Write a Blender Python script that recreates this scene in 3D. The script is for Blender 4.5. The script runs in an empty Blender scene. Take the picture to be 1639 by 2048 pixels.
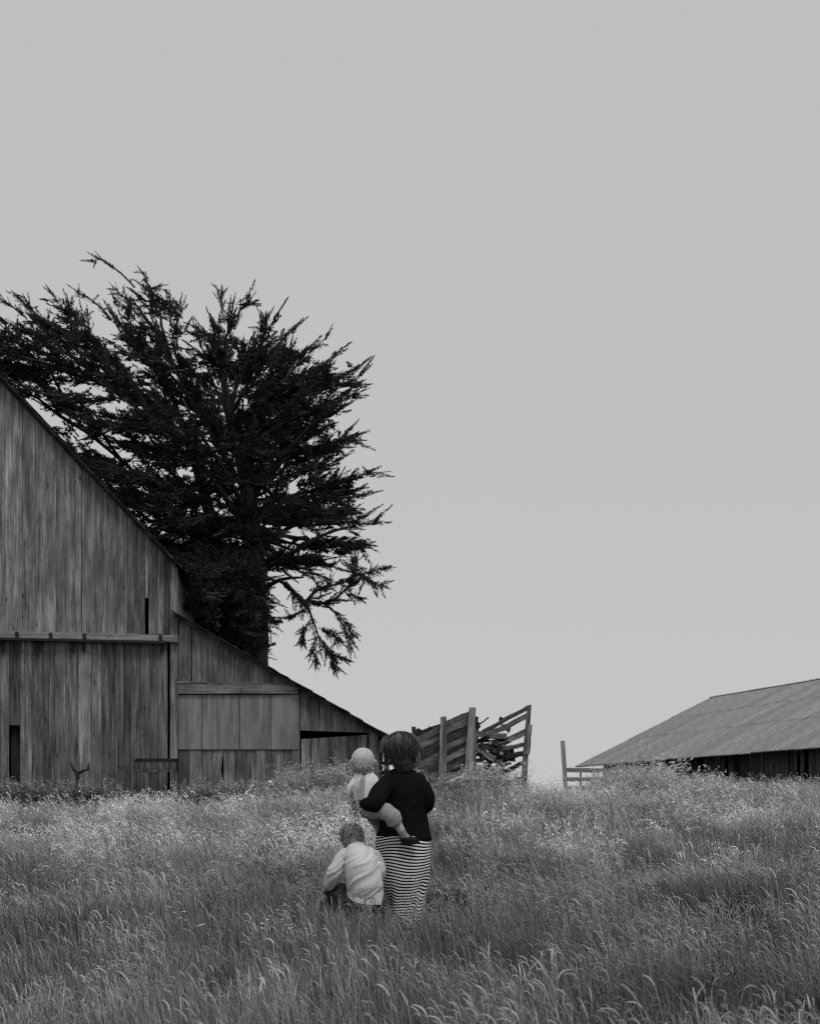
import bpy, bmesh, math, random
import numpy as np
from mathutils import Vector, Matrix, noise as mnoise

random.seed(7)
rng = np.random.default_rng(11)
S = bpy.context.scene
COL = S.collection

# ------------------------------------------------------------------ camera, world, sun, exposure
CAMZ = 1.05
FPX = 2844.4            # focal length in photo pixels (50 mm on a 36 mm tall frame of 2048 px)
HX, HY = 819.5, 1620.0  # principal column and horizon row of the photo
cam_d = bpy.data.cameras.new("camera")
cam = bpy.data.objects.new("camera", cam_d)
COL.objects.link(cam)
cam.location = (0, 0, CAMZ)
cam.rotation_euler = (math.radians(90), 0, 0)
cam_d.sensor_fit = 'VERTICAL'
cam_d.sensor_height = 36.0
cam_d.sensor_width = 28.8
cam_d.lens = 50.0
cam_d.shift_y = (HY - 1024.0) / 2048.0
cam_d.clip_start = 0.1
cam_d.clip_end = 3000
cam_d.dof.use_dof = True
cam_d.dof.focus_distance = 11.0
cam_d.dof.aperture_fstop = 4.3
S.camera = cam

world = bpy.data.worlds.new("World")
S.world = world
world.use_nodes = True
wn = world.node_tree
for n in list(wn.nodes):
    wn.nodes.remove(n)
w_out = wn.nodes.new("ShaderNodeOutputWorld")
w_bg = wn.nodes.new("ShaderNodeBackground")
w_sky = wn.nodes.new("ShaderNodeTexSky")
w_sky.sky_type = 'NISHITA'
w_sky.sun_disc = False
SUN_EL, SUN_AZ = math.radians(58), math.radians(200)
w_sky.sun_elevation = SUN_EL
w_sky.sun_rotation = SUN_AZ
w_bw = wn.nodes.new("ShaderNodeRGBToBW")
w_sc = wn.nodes.new("ShaderNodeMath"); w_sc.operation = 'MULTIPLY'; w_sc.inputs[1].default_value = 0.1
w_mix = wn.nodes.new("ShaderNodeMix"); w_mix.data_type = 'FLOAT'
w_mix.inputs[0].default_value = 0.10
w_mix.inputs[2].default_value = 0.556      # even overcast layer
wn.links.new(w_sky.outputs[0], w_bw.inputs[0])
wn.links.new(w_bw.outputs[0], w_sc.inputs[0])
wn.links.new(w_sc.outputs[0], w_mix.inputs[3])
wn.links.new(w_mix.outputs[0], w_bg.inputs[0])
w_bg.inputs[1].default_value = 1.0
wn.links.new(w_bg.outputs[0], w_out.inputs[0])

sun_d = bpy.data.lights.new("sun", 'SUN')
sun_d.energy = 1.35
sun_d.angle = math.radians(20)
sun_d.color = (1, 1, 1)
sun = bpy.data.objects.new("sun", sun_d)
COL.objects.link(sun)
# light comes from behind and a little right of the camera
sdir = Vector((math.sin(math.radians(155)) * math.cos(SUN_EL), math.cos(math.radians(155)) * math.cos(SUN_EL), math.sin(SUN_EL)))
sun.rotation_euler = sdir.to_track_quat('Z', 'Y').to_euler()
w_sky.sun_rotation = math.atan2(sdir.x, sdir.y)

S.view_settings.view_transform = 'Standard'
S.view_settings.look = 'None'
S.view_settings.gamma = 1.0
S.view_settings.use_curve_mapping = False
S.view_settings.exposure = 0.0
S.render.engine = 'CYCLES'
S.cycles.use_denoising = False
S.cycles.filter_width = 1.1
S.cycles.max_bounces = 5
S.cycles.diffuse_bounces = 3
S.cycles.transparent_max_bounces = 4
S.cycles.transmission_bounces = 3

# ------------------------------------------------------------------ helpers
def P(px, py, d):
    """photo pixel at depth d -> world point"""
    return Vector(((px - HX) / FPX * d, d, CAMZ + (HY - py) / FPX * d))

def smooth01(t):
    t = min(1.0, max(0.0, t))
    return t * t * (3 - 2 * t)

def ground_z(x, y):
    z = (1.13 - .24 * smooth01((-.6 - x) / 2.6)) * smooth01((y - 11.5) / 16.0)
    z += 0.05 * mnoise.noise(Vector((x * 0.35, y * 0.35, 1.3))) * smooth01((y - 3) / 6)
    z += 0.05 * math.sin(x * 0.23 + 1.0) * smooth01((y - 14) / 10)
    if y > 44:
        z -= 4.2 * smooth01((y - 44) / 70.0)
    return z

def link(o, parent=None):
    COL.objects.link(o)
    if parent is not None:
        o.parent = parent
    return o

def tag(o, label=None, cat=None, group=None, kind=None):
    if label: o["label"] = label
    if cat: o["category"] = cat
    if group: o["group"] = group
    if kind: o["kind"] = kind
    return o

def empty(name, loc, label, cat, group=None):
    o = bpy.data.objects.new(name, None)
    o.empty_display_size = 0.1
    COL.objects.link(o)
    o.location = loc
    tag(o, label, cat, group)
    return o

def mesh_obj(name, verts, faces, mat, parent=None, smooth=False):
    me = bpy.data.meshes.new(name)
    me.from_pydata([tuple(v) for v in verts], [], [tuple(f) for f in faces])
    me.update()
    if mat: me.materials.append(mat)
    if smooth:
        me.polygons.foreach_set("use_smooth", [True] * len(me.polygons))
    o = bpy.data.objects.new(name, me)
    COL.objects.link(o)
    if parent is not None:
        o.parent = parent
        o.matrix_parent_inverse = Matrix.Translation(parent.location).inverted() if parent.type == 'EMPTY' else Matrix.Identity(4)
        if parent.type != 'EMPTY':
            o.matrix_parent_inverse = Matrix.Identity(4)
            o["_rel"] = 1
            del o["_rel"]
    return o

def world_parent(o, parent):
    """parent o while keeping its current world transform (parents are only translated or placed by matrix)"""
    bpy_m = o.matrix_basis.copy()
    o.parent = parent
    o.matrix_parent_inverse = pm(parent).inverted()
    o.matrix_basis = bpy_m
    return o

def pm(o):
    m = o.matrix_basis.copy()
    if o.parent:
        m = pm(o.parent) @ o.matrix_parent_inverse @ m
    return m

def mk(name, verts, faces, mat, parent=None, smooth=False):
    me = bpy.data.meshes.new(name)
    me.from_pydata([tuple(v) for v in verts], [], [tuple(f) for f in faces])
    me.update()
    if mat: me.materials.append(mat)
    if smooth:
        me.polygons.foreach_set("use_smooth", [True] * len(me.polygons))
    o = bpy.data.objects.new(name, me)
    COL.objects.link(o)
    if parent is not None:
        world_parent(o, parent)
    return o

def mk_np(name, verts, tris, mat, parent=None, smooth=False):
    """fast triangle mesh from numpy arrays"""
    me = bpy.data.meshes.new(name)
    nv, nt = len(verts), len(tris)
    me.vertices.add(nv); me.vertices.foreach_set("co", np.asarray(verts, np.float32).ravel())
    me.loops.add(nt * 3); me.loops.foreach_set("vertex_index", np.asarray(tris, np.int32).ravel())
    me.polygons.add(nt)
    me.polygons.foreach_set("loop_start", np.arange(0, nt * 3, 3, dtype=np.int32))
    me.update(calc_edges=True)
    me.validate()
    if mat: me.materials.append(mat)
    if smooth:
        me.polygons.foreach_set("use_smooth", [True] * len(me.polygons))
    o = bpy.data.objects.new(name, me)
    COL.objects.link(o)
    if parent is not None:
        world_parent(o, parent)
    return o

def prism(poly, y0, y1):
    """polygon of (x, z) points extruded from y0 (front) to y1 (back)"""
    n = len(poly)
    v = [(x, y0, z) for x, z in poly] + [(x, y1, z) for x, z in poly]
    f = [tuple(range(n)), tuple(range(2 * n - 1, n - 1, -1))]
    for i in range(n):
        j = (i + 1) % n
        f.append((j, i, n + i, n + j))
    return v, f

def fix_normals(o):
    bm = bmesh.new(); bm.from_mesh(o.data)
    bmesh.ops.recalc_face_normals(bm, faces=bm.faces)
    bm.to_mesh(o.data); bm.free()
    return o

def bevel_mesh(o, w=0.006):
    bm = bmesh.new(); bm.from_mesh(o.data)
    bmesh.ops.recalc_face_normals(bm, faces=bm.faces)
    bmesh.ops.bevel(bm, geom=list(bm.edges), offset=w, segments=1, affect='EDGES', clamp_overlap=True)
    bm.to_mesh(o.data); bm.free()
    return o

def beam(name, p0, p1, w, t, mat, parent=None, roll=0.0, rough=0.008, taper=1.0, segs=5, bow=0.0):
    """weathered timber from p0 to p1: local z runs along its length; w across, t thick (along view)"""
    p0, p1 = Vector(p0), Vector(p1)
    d = p1 - p0; L = d.length
    zax = d.normalized()
    ref = Vector((0, 1, 0)) if abs(zax.y) < 0.9 else Vector((1, 0, 0))
    xax = ref.cross(zax).normalized()
    yax = zax.cross(xax).normalized()
    rot = Matrix((xax, yax, zax)).transposed().to_4x4()
    v = []; f = []
    for i in range(segs + 1):
        k = i / segs
        s = 1 + (taper - 1) * k
        jx, jy = random.uniform(-rough, rough) + bow * math.sin(math.pi * k), random.uniform(-rough, rough)
        for sx, sy in ((-1, -1), (1, -1), (1, 1), (-1, 1)):
            v.append((sx * w / 2 * s + jx + random.uniform(-rough, rough) * .4,
                      sy * t / 2 * s + jy + random.uniform(-rough, rough) * .4,
                      k * L + (random.uniform(-rough, rough) * 2 if i in (0, segs) else 0)))
    for i in range(segs):
        a, b = i * 4, (i + 1) * 4
        for j in range(4):
            k = (j + 1) % 4
            f.append((a + j, a + k, b + k, b + j))
    f.append((3, 2, 1, 0)); e = segs * 4
    f.append((e, e + 1, e + 2, e + 3))
    o = mk(name, v, f, mat)
    o.matrix_basis = Matrix.Translation(p0) @ rot @ Matrix.Rotation(roll, 4, 'Z')
    if parent is not None:
        world_parent(o, parent)
    return o

# ------------------------------------------------------------------ materials (black-and-white place: greys only)
def new_mat(name):
    m = bpy.data.materials.new(name); m.use_nodes = True
    nt = m.node_tree
    for n in list(nt.nodes): nt.nodes.remove(n)
    out = nt.nodes.new("ShaderNodeOutputMaterial")
    return m, nt, out

def nd(nt, typ, **kw):
    n = nt.nodes.new(typ)
    for k, v in kw.items():
        setattr(n, k, v)
    return n

def mth(nt, op, a, b=None, c=None):
    n = nt.nodes.new("ShaderNodeMath"); n.operation = op
    for i, x in enumerate((a, b, c)):
        if x is None: continue
        if isinstance(x, (int, float)): n.inputs[i].default_value = x
        else: nt.links.new(x, n.inputs[i])
    return n.outputs[0]

def ramp(nt, fac, stops, interp='LINEAR'):
    r = nt.nodes.new("ShaderNodeValToRGB")
    r.color_ramp.interpolation = interp
    els = r.color_ramp.elements
    els[0].position, els[0].color = stops[0][0], (stops[0][1],) * 3 + (1,)
    els[1].position, els[1].color = stops[-1][0], (stops[-1][1],) * 3 + (1,)
    for p, c in stops[1:-1]:
        e = els.new(p); e.color = (c,) * 3 + (1,)
    nt.links.new(fac, r.inputs[0])
    return r.outputs[0]

def noise_tex(nt, vec, scale, detail=4, rough=.55, dim='3D'):
    n = nt.nodes.new("ShaderNodeTexNoise"); n.noise_dimensions = dim
    n.inputs['Scale'].default_value = scale
    n.inputs['Detail'].default_value = detail
    n.inputs['Roughness'].default_value = rough
    if vec is not None: nt.links.new(vec, n.inputs['Vector'])
    return n.outputs['Fac']

def mapping(nt, vec, scale, loc=None):
    m = nt.nodes.new("ShaderNodeMapping")
    m.inputs['Scale'].default_value = scale
    nt.links.new(vec, m.inputs['Vector'])
    if loc is not None: nt.links.new(loc, m.inputs['Location'])
    return m.outputs[0]

def wood_mat(name, base, var=0.5, streak=0.55, knots=True, bump=0.5, contrast=1.0, horiz=False):
    def ax(a, b_): return (b_, a, a) if horiz else (a, a, b_)
    m, nt, out = new_mat(name)
    bs = nd(nt, "ShaderNodeBsdfPrincipled")
    bs.inputs['Roughness'].default_value = 0.9
    bs.inputs['Specular IOR Level'].default_value = 0.15
    tc = nd(nt, "ShaderNodeTexCoord"); oi = nd(nt, "ShaderNodeObjectInfo")
    cx = nd(nt, "ShaderNodeCombineXYZ")
    r37 = mth(nt, 'MULTIPLY', oi.outputs['Random'], 37.0)
    for i in range(3): nt.links.new(r37, cx.inputs[i])
    vec = tc.outputs['Object']
    grain = noise_tex(nt, mapping(nt, vec, ax(16, 0.55), cx.outputs[0]), 2.6, 6, .65)
    wide = noise_tex(nt, mapping(nt, vec, ax(5, 0.45), cx.outputs[0]), 1.7, 4, .6)
    fine = noise_tex(nt, mapping(nt, vec, ax(60, 3.0), cx.outputs[0]), 2.0, 3, .6)
    strk = noise_tex(nt, mapping(nt, vec, ax(11, .22), cx.outputs[0]), 2.2, 5, .7)
    drip = noise_tex(nt, mapping(nt, vec, ax(7, .9), cx.outputs[0]), 1.5, 6, .7)
    blot = noise_tex(nt, mapping(nt, vec, (1.3, 1.3, .8), cx.outputs[0]), 1.0, 5, .6)
    g = ramp(nt, grain, [(.30, 1 - streak), (.5, 1.0), (.70, 1 + streak * .8)])
    w = ramp(nt, wide, [(.30, .50), (.50, 1.0), (.68, 1.50)])
    b = ramp(nt, blot, [(.28, .58), (.5, 1.0), (.72, 1.3)])
    fi = ramp(nt, fine, [(.3, .86), (.7, 1.12)])
    val = mth(nt, 'MULTIPLY', mth(nt, 'MULTIPLY', g, w), mth(nt, 'MULTIPLY', b, fi))
    per = mth(nt, 'MULTIPLY_ADD', oi.outputs['Random'], var, 1 - var / 2)
    val = mth(nt, 'MULTIPLY', val, per)
    val = mth(nt, 'MULTIPLY', val, mth(nt, 'MULTIPLY', ramp(nt, strk, [(.34, .72), (.5, 1.0), (.64, 1.28)]), ramp(nt, drip, [(.36, .62), (.48, 1.0), (.6, 1.06), (.70, 1.45)])))
    if knots:
        vo = nd(nt, "ShaderNodeTexVoronoi"); vo.inputs['Scale'].default_value = 1.0
        nt.links.new(mapping(nt, vec, (4.2, 4.2, 1.5), cx.outputs[0]), vo.inputs['Vector'])
        k = ramp(nt, vo.outputs['Distance'], [(.05, .3), (.12, 1.0)])
        val = mth(nt, 'MULTIPLY', val, k)
    if contrast != 1.0: val = mth(nt, 'POWER', val, contrast)
    val = mth(nt, 'MULTIPLY', val, base)
    val = mth(nt, 'MINIMUM', mth(nt, 'MAXIMUM', val, .012), .75)
    nt.links.new(val, bs.inputs['Base Color'])
    bp = nd(nt, "ShaderNodeBump"); bp.inputs['Strength'].default_value = bump; bp.inputs['Distance'].default_value = 0.01
    nt.links.new(mth(nt, 'ADD', grain, fine), bp.inputs['Height'])
    nt.links.new(bp.outputs[0], bs.inputs['Normal'])
    nt.links.new(bs.outputs[0], out.inputs[0])
    return m

def plain_mat(name, base, rough=.9, nscale=12.0, namp=.25, bump=0.0, bscale=60.0, spec=.15, vecscale=(1, 1, 1)):
    m, nt, out = new_mat(name)
    bs = nd(nt, "ShaderNodeBsdfPrincipled")
    bs.inputs['Roughness'].default_value = rough
    bs.inputs['Specular IOR Level'].default_value = spec
    tc = nd(nt, "ShaderNodeTexCoord")
    vec = mapping(nt, tc.outputs['Object'], vecscale)
    n = noise_tex(nt, vec, nscale, 5, .6)
    v = mth(nt, 'MULTIPLY', ramp(nt, n, [(.25, 1 - namp), (.75, 1 + namp)]), base)
    nt.links.new(v, bs.inputs['Base Color'])
    if bump:
        bp = nd(nt, "ShaderNodeBump"); bp.inputs['Strength'].default_value = bump; bp.inputs['Distance'].default_value = .006
        nt.links.new(noise_tex(nt, vec, bscale, 3, .6), bp.inputs['Height'])
        nt.links.new(bp.outputs[0], bs.inputs['Normal'])
    nt.links.new(bs.outputs[0], out.inputs[0])
    return m

def leaf_mat(name, base, trans=.35, var=.4, use_tint=True, gloss=0.0):
    m, nt, out = new_mat(name)
    oi = nd(nt, "ShaderNodeObjectInfo")
    geo = nd(nt, "ShaderNodeNewGeometry")
    v = mth(nt, 'MULTIPLY_ADD', geo.outputs['Random Per Island'], var * 1.4, 1 - var * .7)
    v = mth(nt, 'MULTIPLY', v, mth(nt, 'MULTIPLY_ADD', oi.outputs['Random'], var * .6, 1 - var * .3))
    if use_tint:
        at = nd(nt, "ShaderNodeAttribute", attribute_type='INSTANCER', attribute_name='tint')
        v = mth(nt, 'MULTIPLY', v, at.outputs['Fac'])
    v = mth(nt, 'MULTIPLY', v, base)
    d = nd(nt, "ShaderNodeBsdfDiffuse"); t = nd(nt, "ShaderNodeBsdfTranslucent")
    nt.links.new(v, d.inputs[0]); nt.links.new(v, t.inputs[0])
    mx = nd(nt, "ShaderNodeMixShader"); mx.inputs[0].default_value = trans
    nt.links.new(d.outputs[0], mx.inputs[1]); nt.links.new(t.outputs[0], mx.inputs[2])
    if gloss:
        gl = nd(nt, "ShaderNodeBsdfGlossy"); gl.inputs['Roughness'].default_value = .38; gl.inputs['Color'].default_value = (.8, .8, .8, 1)
        m2 = nd(nt, "ShaderNodeMixShader"); m2.inputs[0].default_value = gloss
        nt.links.new(mx.outputs[0], m2.inputs[1]); nt.links.new(gl.outputs[0], m2.inputs[2])
        nt.links.new(m2.outputs[0], out.inputs[0])
    else:
        nt.links.new(mx.outputs[0], out.inputs[0])
    return m

M = {}
M['board_up'] = wood_mat("weathered_board", .225, var=.4, streak=.45)
M['board_low'] = wood_mat("stained_board", .145, var=.75, streak=.6)
M['board_dark'] = wood_mat("dark_stained_board", .085, var=.2, streak=.6)
M['board_lean'] = wood_mat("grey_board", .155, var=.45, streak=.5)
M['board_pale'] = wood_mat("pale_board", .26, var=.2, streak=.3)
M['panel'] = wood_mat("panel_sheet", .21, var=.12, streak=.18, knots=False, contrast=.5)
M['track'] = wood_mat("track_board", .25, var=.2, streak=.3, knots=False, horiz=True, contrast=.7)
M['beam_h'] = wood_mat("cross_timber", .15, var=.3, streak=.5, horiz=True)
M['trim_dark'] = wood_mat("dark_timber", .022, var=.4, streak=.5, knots=False)
M['shingle'] = wood_mat("old_shingle", .03, var=.9, streak=.5, knots=False)
M['iron'] = plain_mat("black_iron", .025, .7, 30, .4)
M['post'] = wood_mat("post_wood", .19, var=.4, streak=.5, knots=False)
M['rail'] = wood_mat("rail_wood", .15, var=.8, streak=.5, knots=False)
M['rail_dark'] = wood_mat("dark_gap_shade_wood", .035, var=.7, streak=.5, knots=False)  # dark timber, toned down further to paint black shade into the chute gaps
M['shed_board'] = wood_mat("shed_board", .13, var=1.0, streak=.6, knots=False)
M['bark'] = wood_mat("bark", .055, var=.3, streak=.6, knots=False, bump=1.0)
M['soil'] = plain_mat("soil", .025, .95, 3.0, .4, .6, 40)

def metal_roof_mat():
    m, nt, out = new_mat("corrugated_metal")
    bs = nd(nt, "ShaderNodeBsdfPrincipled")
    bs.inputs['Roughness'].default_value = .65
    bs.inputs['Specular IOR Level'].default_value = .3
    tc = nd(nt, "ShaderNodeTexCoord"); oi = nd(nt, "ShaderNodeObjectInfo")
    n1 = noise_tex(nt, mapping(nt, tc.outputs['Object'], (3, 3, .6)), 1.4, 5, .65)
    v = mth(nt, 'MULTIPLY', ramp(nt, n1, [(.30, .62), (.5, 1.0), (.7, 1.25)]), mth(nt, 'MULTIPLY_ADD', oi.outputs['Random'], .30, .85))
    v = mth(nt, 'MULTIPLY', v, .26)
    nt.links.new(v, bs.inputs['Base Color'])
    nt.links.new(bs.outputs[0], out.inputs[0])
    return m
M['metal'] = metal_roof_mat()

M['blade'] = leaf_mat("grass_blade", .22, .14, 1.0, gloss=.05)
M['stem'] = leaf_mat("grass_stem", .30, .15, .5)
M['head'] = leaf_mat("seed_head", .46, .30, .5)
M['oat'] = leaf_mat("oat_spikelet", .60, .35, .4)
M['weed_leaf'] = leaf_mat("weed_leaf", .24, .30, .6)
M['weed_pale'] = leaf_mat("weed_pale_leaf", .50, .35, .4)
M['petal'] = leaf_mat("petal", .85, .4, .15)
M['needle'] = leaf_mat("cypress_foliage", .058, .12, .7, use_tint=False)
for k in ('oat1', 'weed1', 'weedp1', 'petal1'):
    pass
M['oat_one'] = leaf_mat("stalk_spikelet", .75, .35, .2, use_tint=False)
M['stem_one'] = leaf_mat("stalk_stem", .36, .1, .2, use_tint=False)
M['leaf_one'] = leaf_mat("plant_leaf", .27, .3, .6, use_tint=False)
M['leafp_one'] = leaf_mat("plant_pale_leaf", .55, .35, .4, use_tint=False)
M['petal_one'] = leaf_mat("plant_petal", .85, .4, .15, use_tint=False)

# ------------------------------------------------------------------ ground
def build_ground():
    xs = sorted(set([round(x, 2) for x in np.arange(-16, 16.01, .5)] + [-700, -300, -120, -60, -35, -24, 24, 35, 60, 120, 300, 700]))
    ys = sorted(set([round(y, 2) for y in np.arange(-3, 46.1, .5)] + [-30, -12, -6, 50, 56, 64, 75, 90, 115, 160, 240, 400, 700, 1200]))
    v = [(x, y, ground_z(x, y)) for y in ys for x in xs]
    w = len(xs)
    f = [(j * w + i, j * w + i + 1, (j + 1) * w + i + 1, (j + 1) * w + i) for j in range(len(ys) - 1) for i in range(w - 1)]
    o = mk("ground", v, f, M['soil'], smooth=True)
    tag(o, kind="structure")
    return o
build_ground()

# ------------------------------------------------------------------ left barn
BD = 33.5                                    # depth of its front wall
def BX(px): return (px - HX) / FPX * BD
def BZ(py): return CAMZ + (HY - py) / FPX * BD
BACK = 39.0
BASE = 1.02

barn = empty("barn", (BX(200), BD, BASE), "tall weathered plank barn with sloping lean-to and sliding doors, left of the people", "barn")
def roof_main(px): return 747 + (px - 0) * (1122 - 747) / 352.0
def roof_lean(px): return 1228 + (px - 357) * (1482 - 1228) / (795 - 357.0)

def wall_boards(edges, top, bottom, mat, depth=(0.0, .025), parent=barn, name="board", jit_top=0, jit_bot=0, y_off=0.0, gap=.25, lighten=None):
    """vertical boards between consecutive pixel columns; top/bottom are functions or numbers of the column"""
    out = []
    for i in range(len(edges) - 1):
        a, b = edges[i] + gap, edges[i + 1] - gap
        ft = top if callable(top) else (lambda p, t=top: t)
        fb = bottom if callable(bottom) else (lambda p, t=bottom: t)
        jt, jb = random.uniform(-jit_top, jit_top), random.uniform(-jit_bot, jit_bot)
        lean = random.uniform(-.5, .5)
        poly = [(BX(a), BZ(fb(a) + jb)), (BX(b), BZ(fb(b) + jb)), (BX(b + lean), BZ(ft(b) + jt)), (BX(a + lean), BZ(ft(a) + jt))]
        yf = BD + y_off - random.uniform(*depth)
        v, f = prism(poly, yf, yf + .03)
        mm = mat if lighten is None or i not in lighten else M['board_pale']
        o = bevel_mesh(mk(name, v, f, mm), .004)
        world_parent(o, parent)
        out.append(o)
    return out

# upper gable boards; ridge lies out of frame to the left
RIDGE_PX = -250
eA = [-250, -222, -196, -170, -143, -118, -92, -67, -40, -14, 11, 27, 46, 60, 72, 92, 113, 133, 151, 163.5]
wall_boards(eA, lambda p: roof_main(p) + 6, 1268, M['board_up'], depth=(.03, .045), lighten=(18,))
eB = [164, 193, 214, 235, 255, 274, 290]
wall_boards(eB, lambda p: roof_main(p) + 6, 1268, M['board_low'], depth=(0, .02))
wall_boards([290.5, 296.5], lambda p: roof_main(p) + 6, 1196, M['board_pale'], depth=(.0, .005))
wall_boards([297.5, 315, 328, 340], lambda p: roof_main(p) + 6, 1268, M['board_low'], depth=(0, .02))
wall_boards([340.5, 356], lambda p: max(roof_main(p) + 4, 1120), 1628, M['board_up'], depth=(.04, .045), name="corner_board")

# sliding doors
def door(edges, top, bottom, label, missing=None, pale=()):
    d = bpy.data.objects.new("sliding_door", None); COL.objects.link(d)
    d.location = (BX(edges[0]), BD - .05, BZ(bottom)); d.empty_display_size = .1
    world_parent(d, barn); d["label"] = label
    for i in range(len(edges) - 1):
        mm = M['board_pale'] if i in pale else M['board_low']
        t = top
        b = bottom
        if missing and i == missing[0]:
            b = missing[1]
            wall_boards([edges[i], edges[i + 1]], t, b, M['board_dark'], depth=(.05, .055), parent=d, jit_bot=2)
            continue
        wall_boards([edges[i], edges[i + 1]], t, b, mm, depth=(.05, .07) if i not in pale else (.085, .09), parent=d, jit_bot=5)
    return d
door([-250, -226, -202, -178, -154, -130, -106, -82, -58, -36, -14, 4, 20, 42, 65, 91, 111, 132, 157.5], 1281, 1628,
     "sliding plank door with a dark missing board low down", missing=(12, 1452))
wall_boards([20.5, 41.5], 1450, 1628, M['rail_dark'], depth=(-.10, -.09), gap=.1)
door([158.5, 184.5, 204, 231, 248, 263, 282, 300, 318, 336], 1281, 1628, "sliding plank door with a pale upright edge board", pale=(0,))

# track beam over the doors and a black bar standing in for the shadow beneath
def rail_y(px): return 1264 + px * .022
v, f = prism([(BX(-250), BZ(rail_y(-250) + 14)), (BX(357.5), BZ(rail_y(357.5) + 14)), (BX(357.5), BZ(rail_y(357.5))), (BX(-250), BZ(rail_y(-250)))], BD - .20, BD - .005)
tr = bevel_mesh(mk("door_track_board", v, f, M['track']), .006); world_parent(tr, barn)
v, f = prism([(BX(-250), BZ(rail_y(-250) + 18.5)), (BX(334), BZ(rail_y(334) + 18.5)), (BX(334), BZ(rail_y(334) + 13.2)), (BX(-250), BZ(rail_y(-250) + 13.2))], BD - .28, BD - .15)
tk = mk("track_shadow_bar", v, f, M['iron']); fix_normals(tk); world_parent(tk, barn)
for px in (-190, -110, -30, 40, 107, 174, 325):
    y = rail_y(px)
    a = mk("track_bracket", *prism([(BX(px - 2.6), BZ(y + 16)), (BX(px + 3), BZ(y + 16)), (BX(px + 2.4), BZ(y + 1)), (BX(px - 3.4), BZ(y + 1)), (BX(px - 4.4), BZ(y + 4))], BD - .225, BD - .198), M['iron'])
    fix_normals(a); world_parent(a, barn)
for px in (10, 80, 147.5, 169.5, 326):
    a = mk("door_hanger", *prism([(BX(px - 3), BZ(1304)), (BX(px + 3.2), BZ(1306)), (BX(px + 3), BZ(1279)), (BX(px - 3), BZ(1279))], BD - .15, BD - .10), M['iron'])
    fix_normals(a); world_parent(a, barn)
# dark plank box at the foot of the door
bx_ = bpy.data.objects.new("feed_trough", None); COL.objects.link(bx_); bx_.location = (BX(316), BD - .2, BZ(1545)); world_parent(bx_, barn)
bx_["label"] = "dark plank trough fixed across the foot of the door"
for (a, b, y0, y1, m_) in ((274, 359, 1545, 1540, 'board_dark'), (276, 358, 1539, 1526, 'board_dark')):
    o = bevel_mesh(mk("plank", *prism([(BX(a), BZ(y0)), (BX(b), BZ(y0)), (BX(b), BZ(y1)), (BX(a), BZ(y1))], BD - .36, BD - .30), M[m_]), .005); world_parent(o, bx_)
o = bevel_mesh(mk("plank", *prism([(BX(274), BZ(1526)), (BX(359), BZ(1526)), (BX(359), BZ(1517)), (BX(274), BZ(1517))], BD - .12, BD - .075), M['iron']), .004); world_parent(o, bx_)
for a in (274, 354):
    o = mk("end_plank", *prism([(BX(a), BZ(1544)), (BX(a + 4), BZ(1544)), (BX(a + 4), BZ(1519)), (BX(a), BZ(1519))], BD - .30, BD - .12), M['trim_dark']); fix_normals(o); world_parent(o, bx_)

# lean-to front
wall_boards([357, 382], lambda p: roof_lean(p) + 6, 1368, M['board_lean'])
wall_boards([384, 413, 438, 460, 489, 508, 528, 548, 570, 592], lambda p: roof_lean(p) + 6, 1368, M['board_lean'], jit_bot=0)
v, f = prism([(BX(357), BZ(1388.5)), (BX(597), BZ(1388)), (BX(597), BZ(1367)), (BX(357), BZ(1366.5))], BD - .12, BD + .02)
o = bevel_mesh(mk("cross_beam", v, f, M['beam_h']), .008); world_parent(o, barn)
v, f = prism([(BX(357), BZ(1367)), (BX(418), BZ(1366)), (BX(418), BZ(1364)), (BX(357), BZ(1364.6))], BD - .15, BD - .0)
o = mk("ledge_strip", v, f, M['track']); fix_normals(o); world_parent(o, barn)
for a, b in ((357, 404), (405, 479), (480, 541), (542, 597)):
    o = bevel_mesh(mk("panel", *prism([(BX(a + .2), BZ(1499)), (BX(b), BZ(1499)), (BX(b), BZ(1390)), (BX(a + .2), BZ(1390))], BD - .055 + random.uniform(-.006, .006), BD - .02), M['panel']), .004); world_parent(o, barn)
wall_boards([357, 379, 404, 424, 441], 1496, 1628, M['board_low'], jit_bot=5)
wall_boards([447.5, 470, 492, 512, 533, 551, 568, 583], 1496, 1628, M['board_lean'], jit_bot=8)
# board with the triangular hole broken out of its left edge
o = bevel_mesh(mk("board", *prism([(BX(441.3), BZ(1628)), (BX(447.2), BZ(1628)), (BX(447.2), BZ(1566)), (BX(442), BZ(1540)), (BX(447.2), BZ(1496)), (BX(441.3), BZ(1496))], BD - .015, BD + .015), M['board_low']), .001); world_parent(o, barn)
wall_boards([583, 600], lambda p: roof_lean(p) + 6, 1628, M['board_lean'], depth=(.03, .03), name="post")
wall_boards([600.5, 622, 641, 662, 684, 704, 722, 737], lambda p: roof_lean(p) + 6, lambda p: 1461 + (p - 600) * .035, M['board_lean'])
wall_boards([737, 757], lambda p: roof_lean(p) + 6, 1628, M['board_lean'], depth=(.03, .03), name="post")
ld = bpy.data.objects.new("sagging_door", None); COL.objects.link(ld); ld.location = (BX(602), BD - .03, BZ(1592)); world_parent(ld, barn)
ld["label"] = "low plank door hanging crooked under a dark gap"
wall_boards([602, 621, 640, 658, 676, 695, 715, 734], lambda p: 1478.5 - (p - 602) * .068, 1628, M['board_low'], depth=(.0, .012), parent=ld, y_off=.01)

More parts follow.
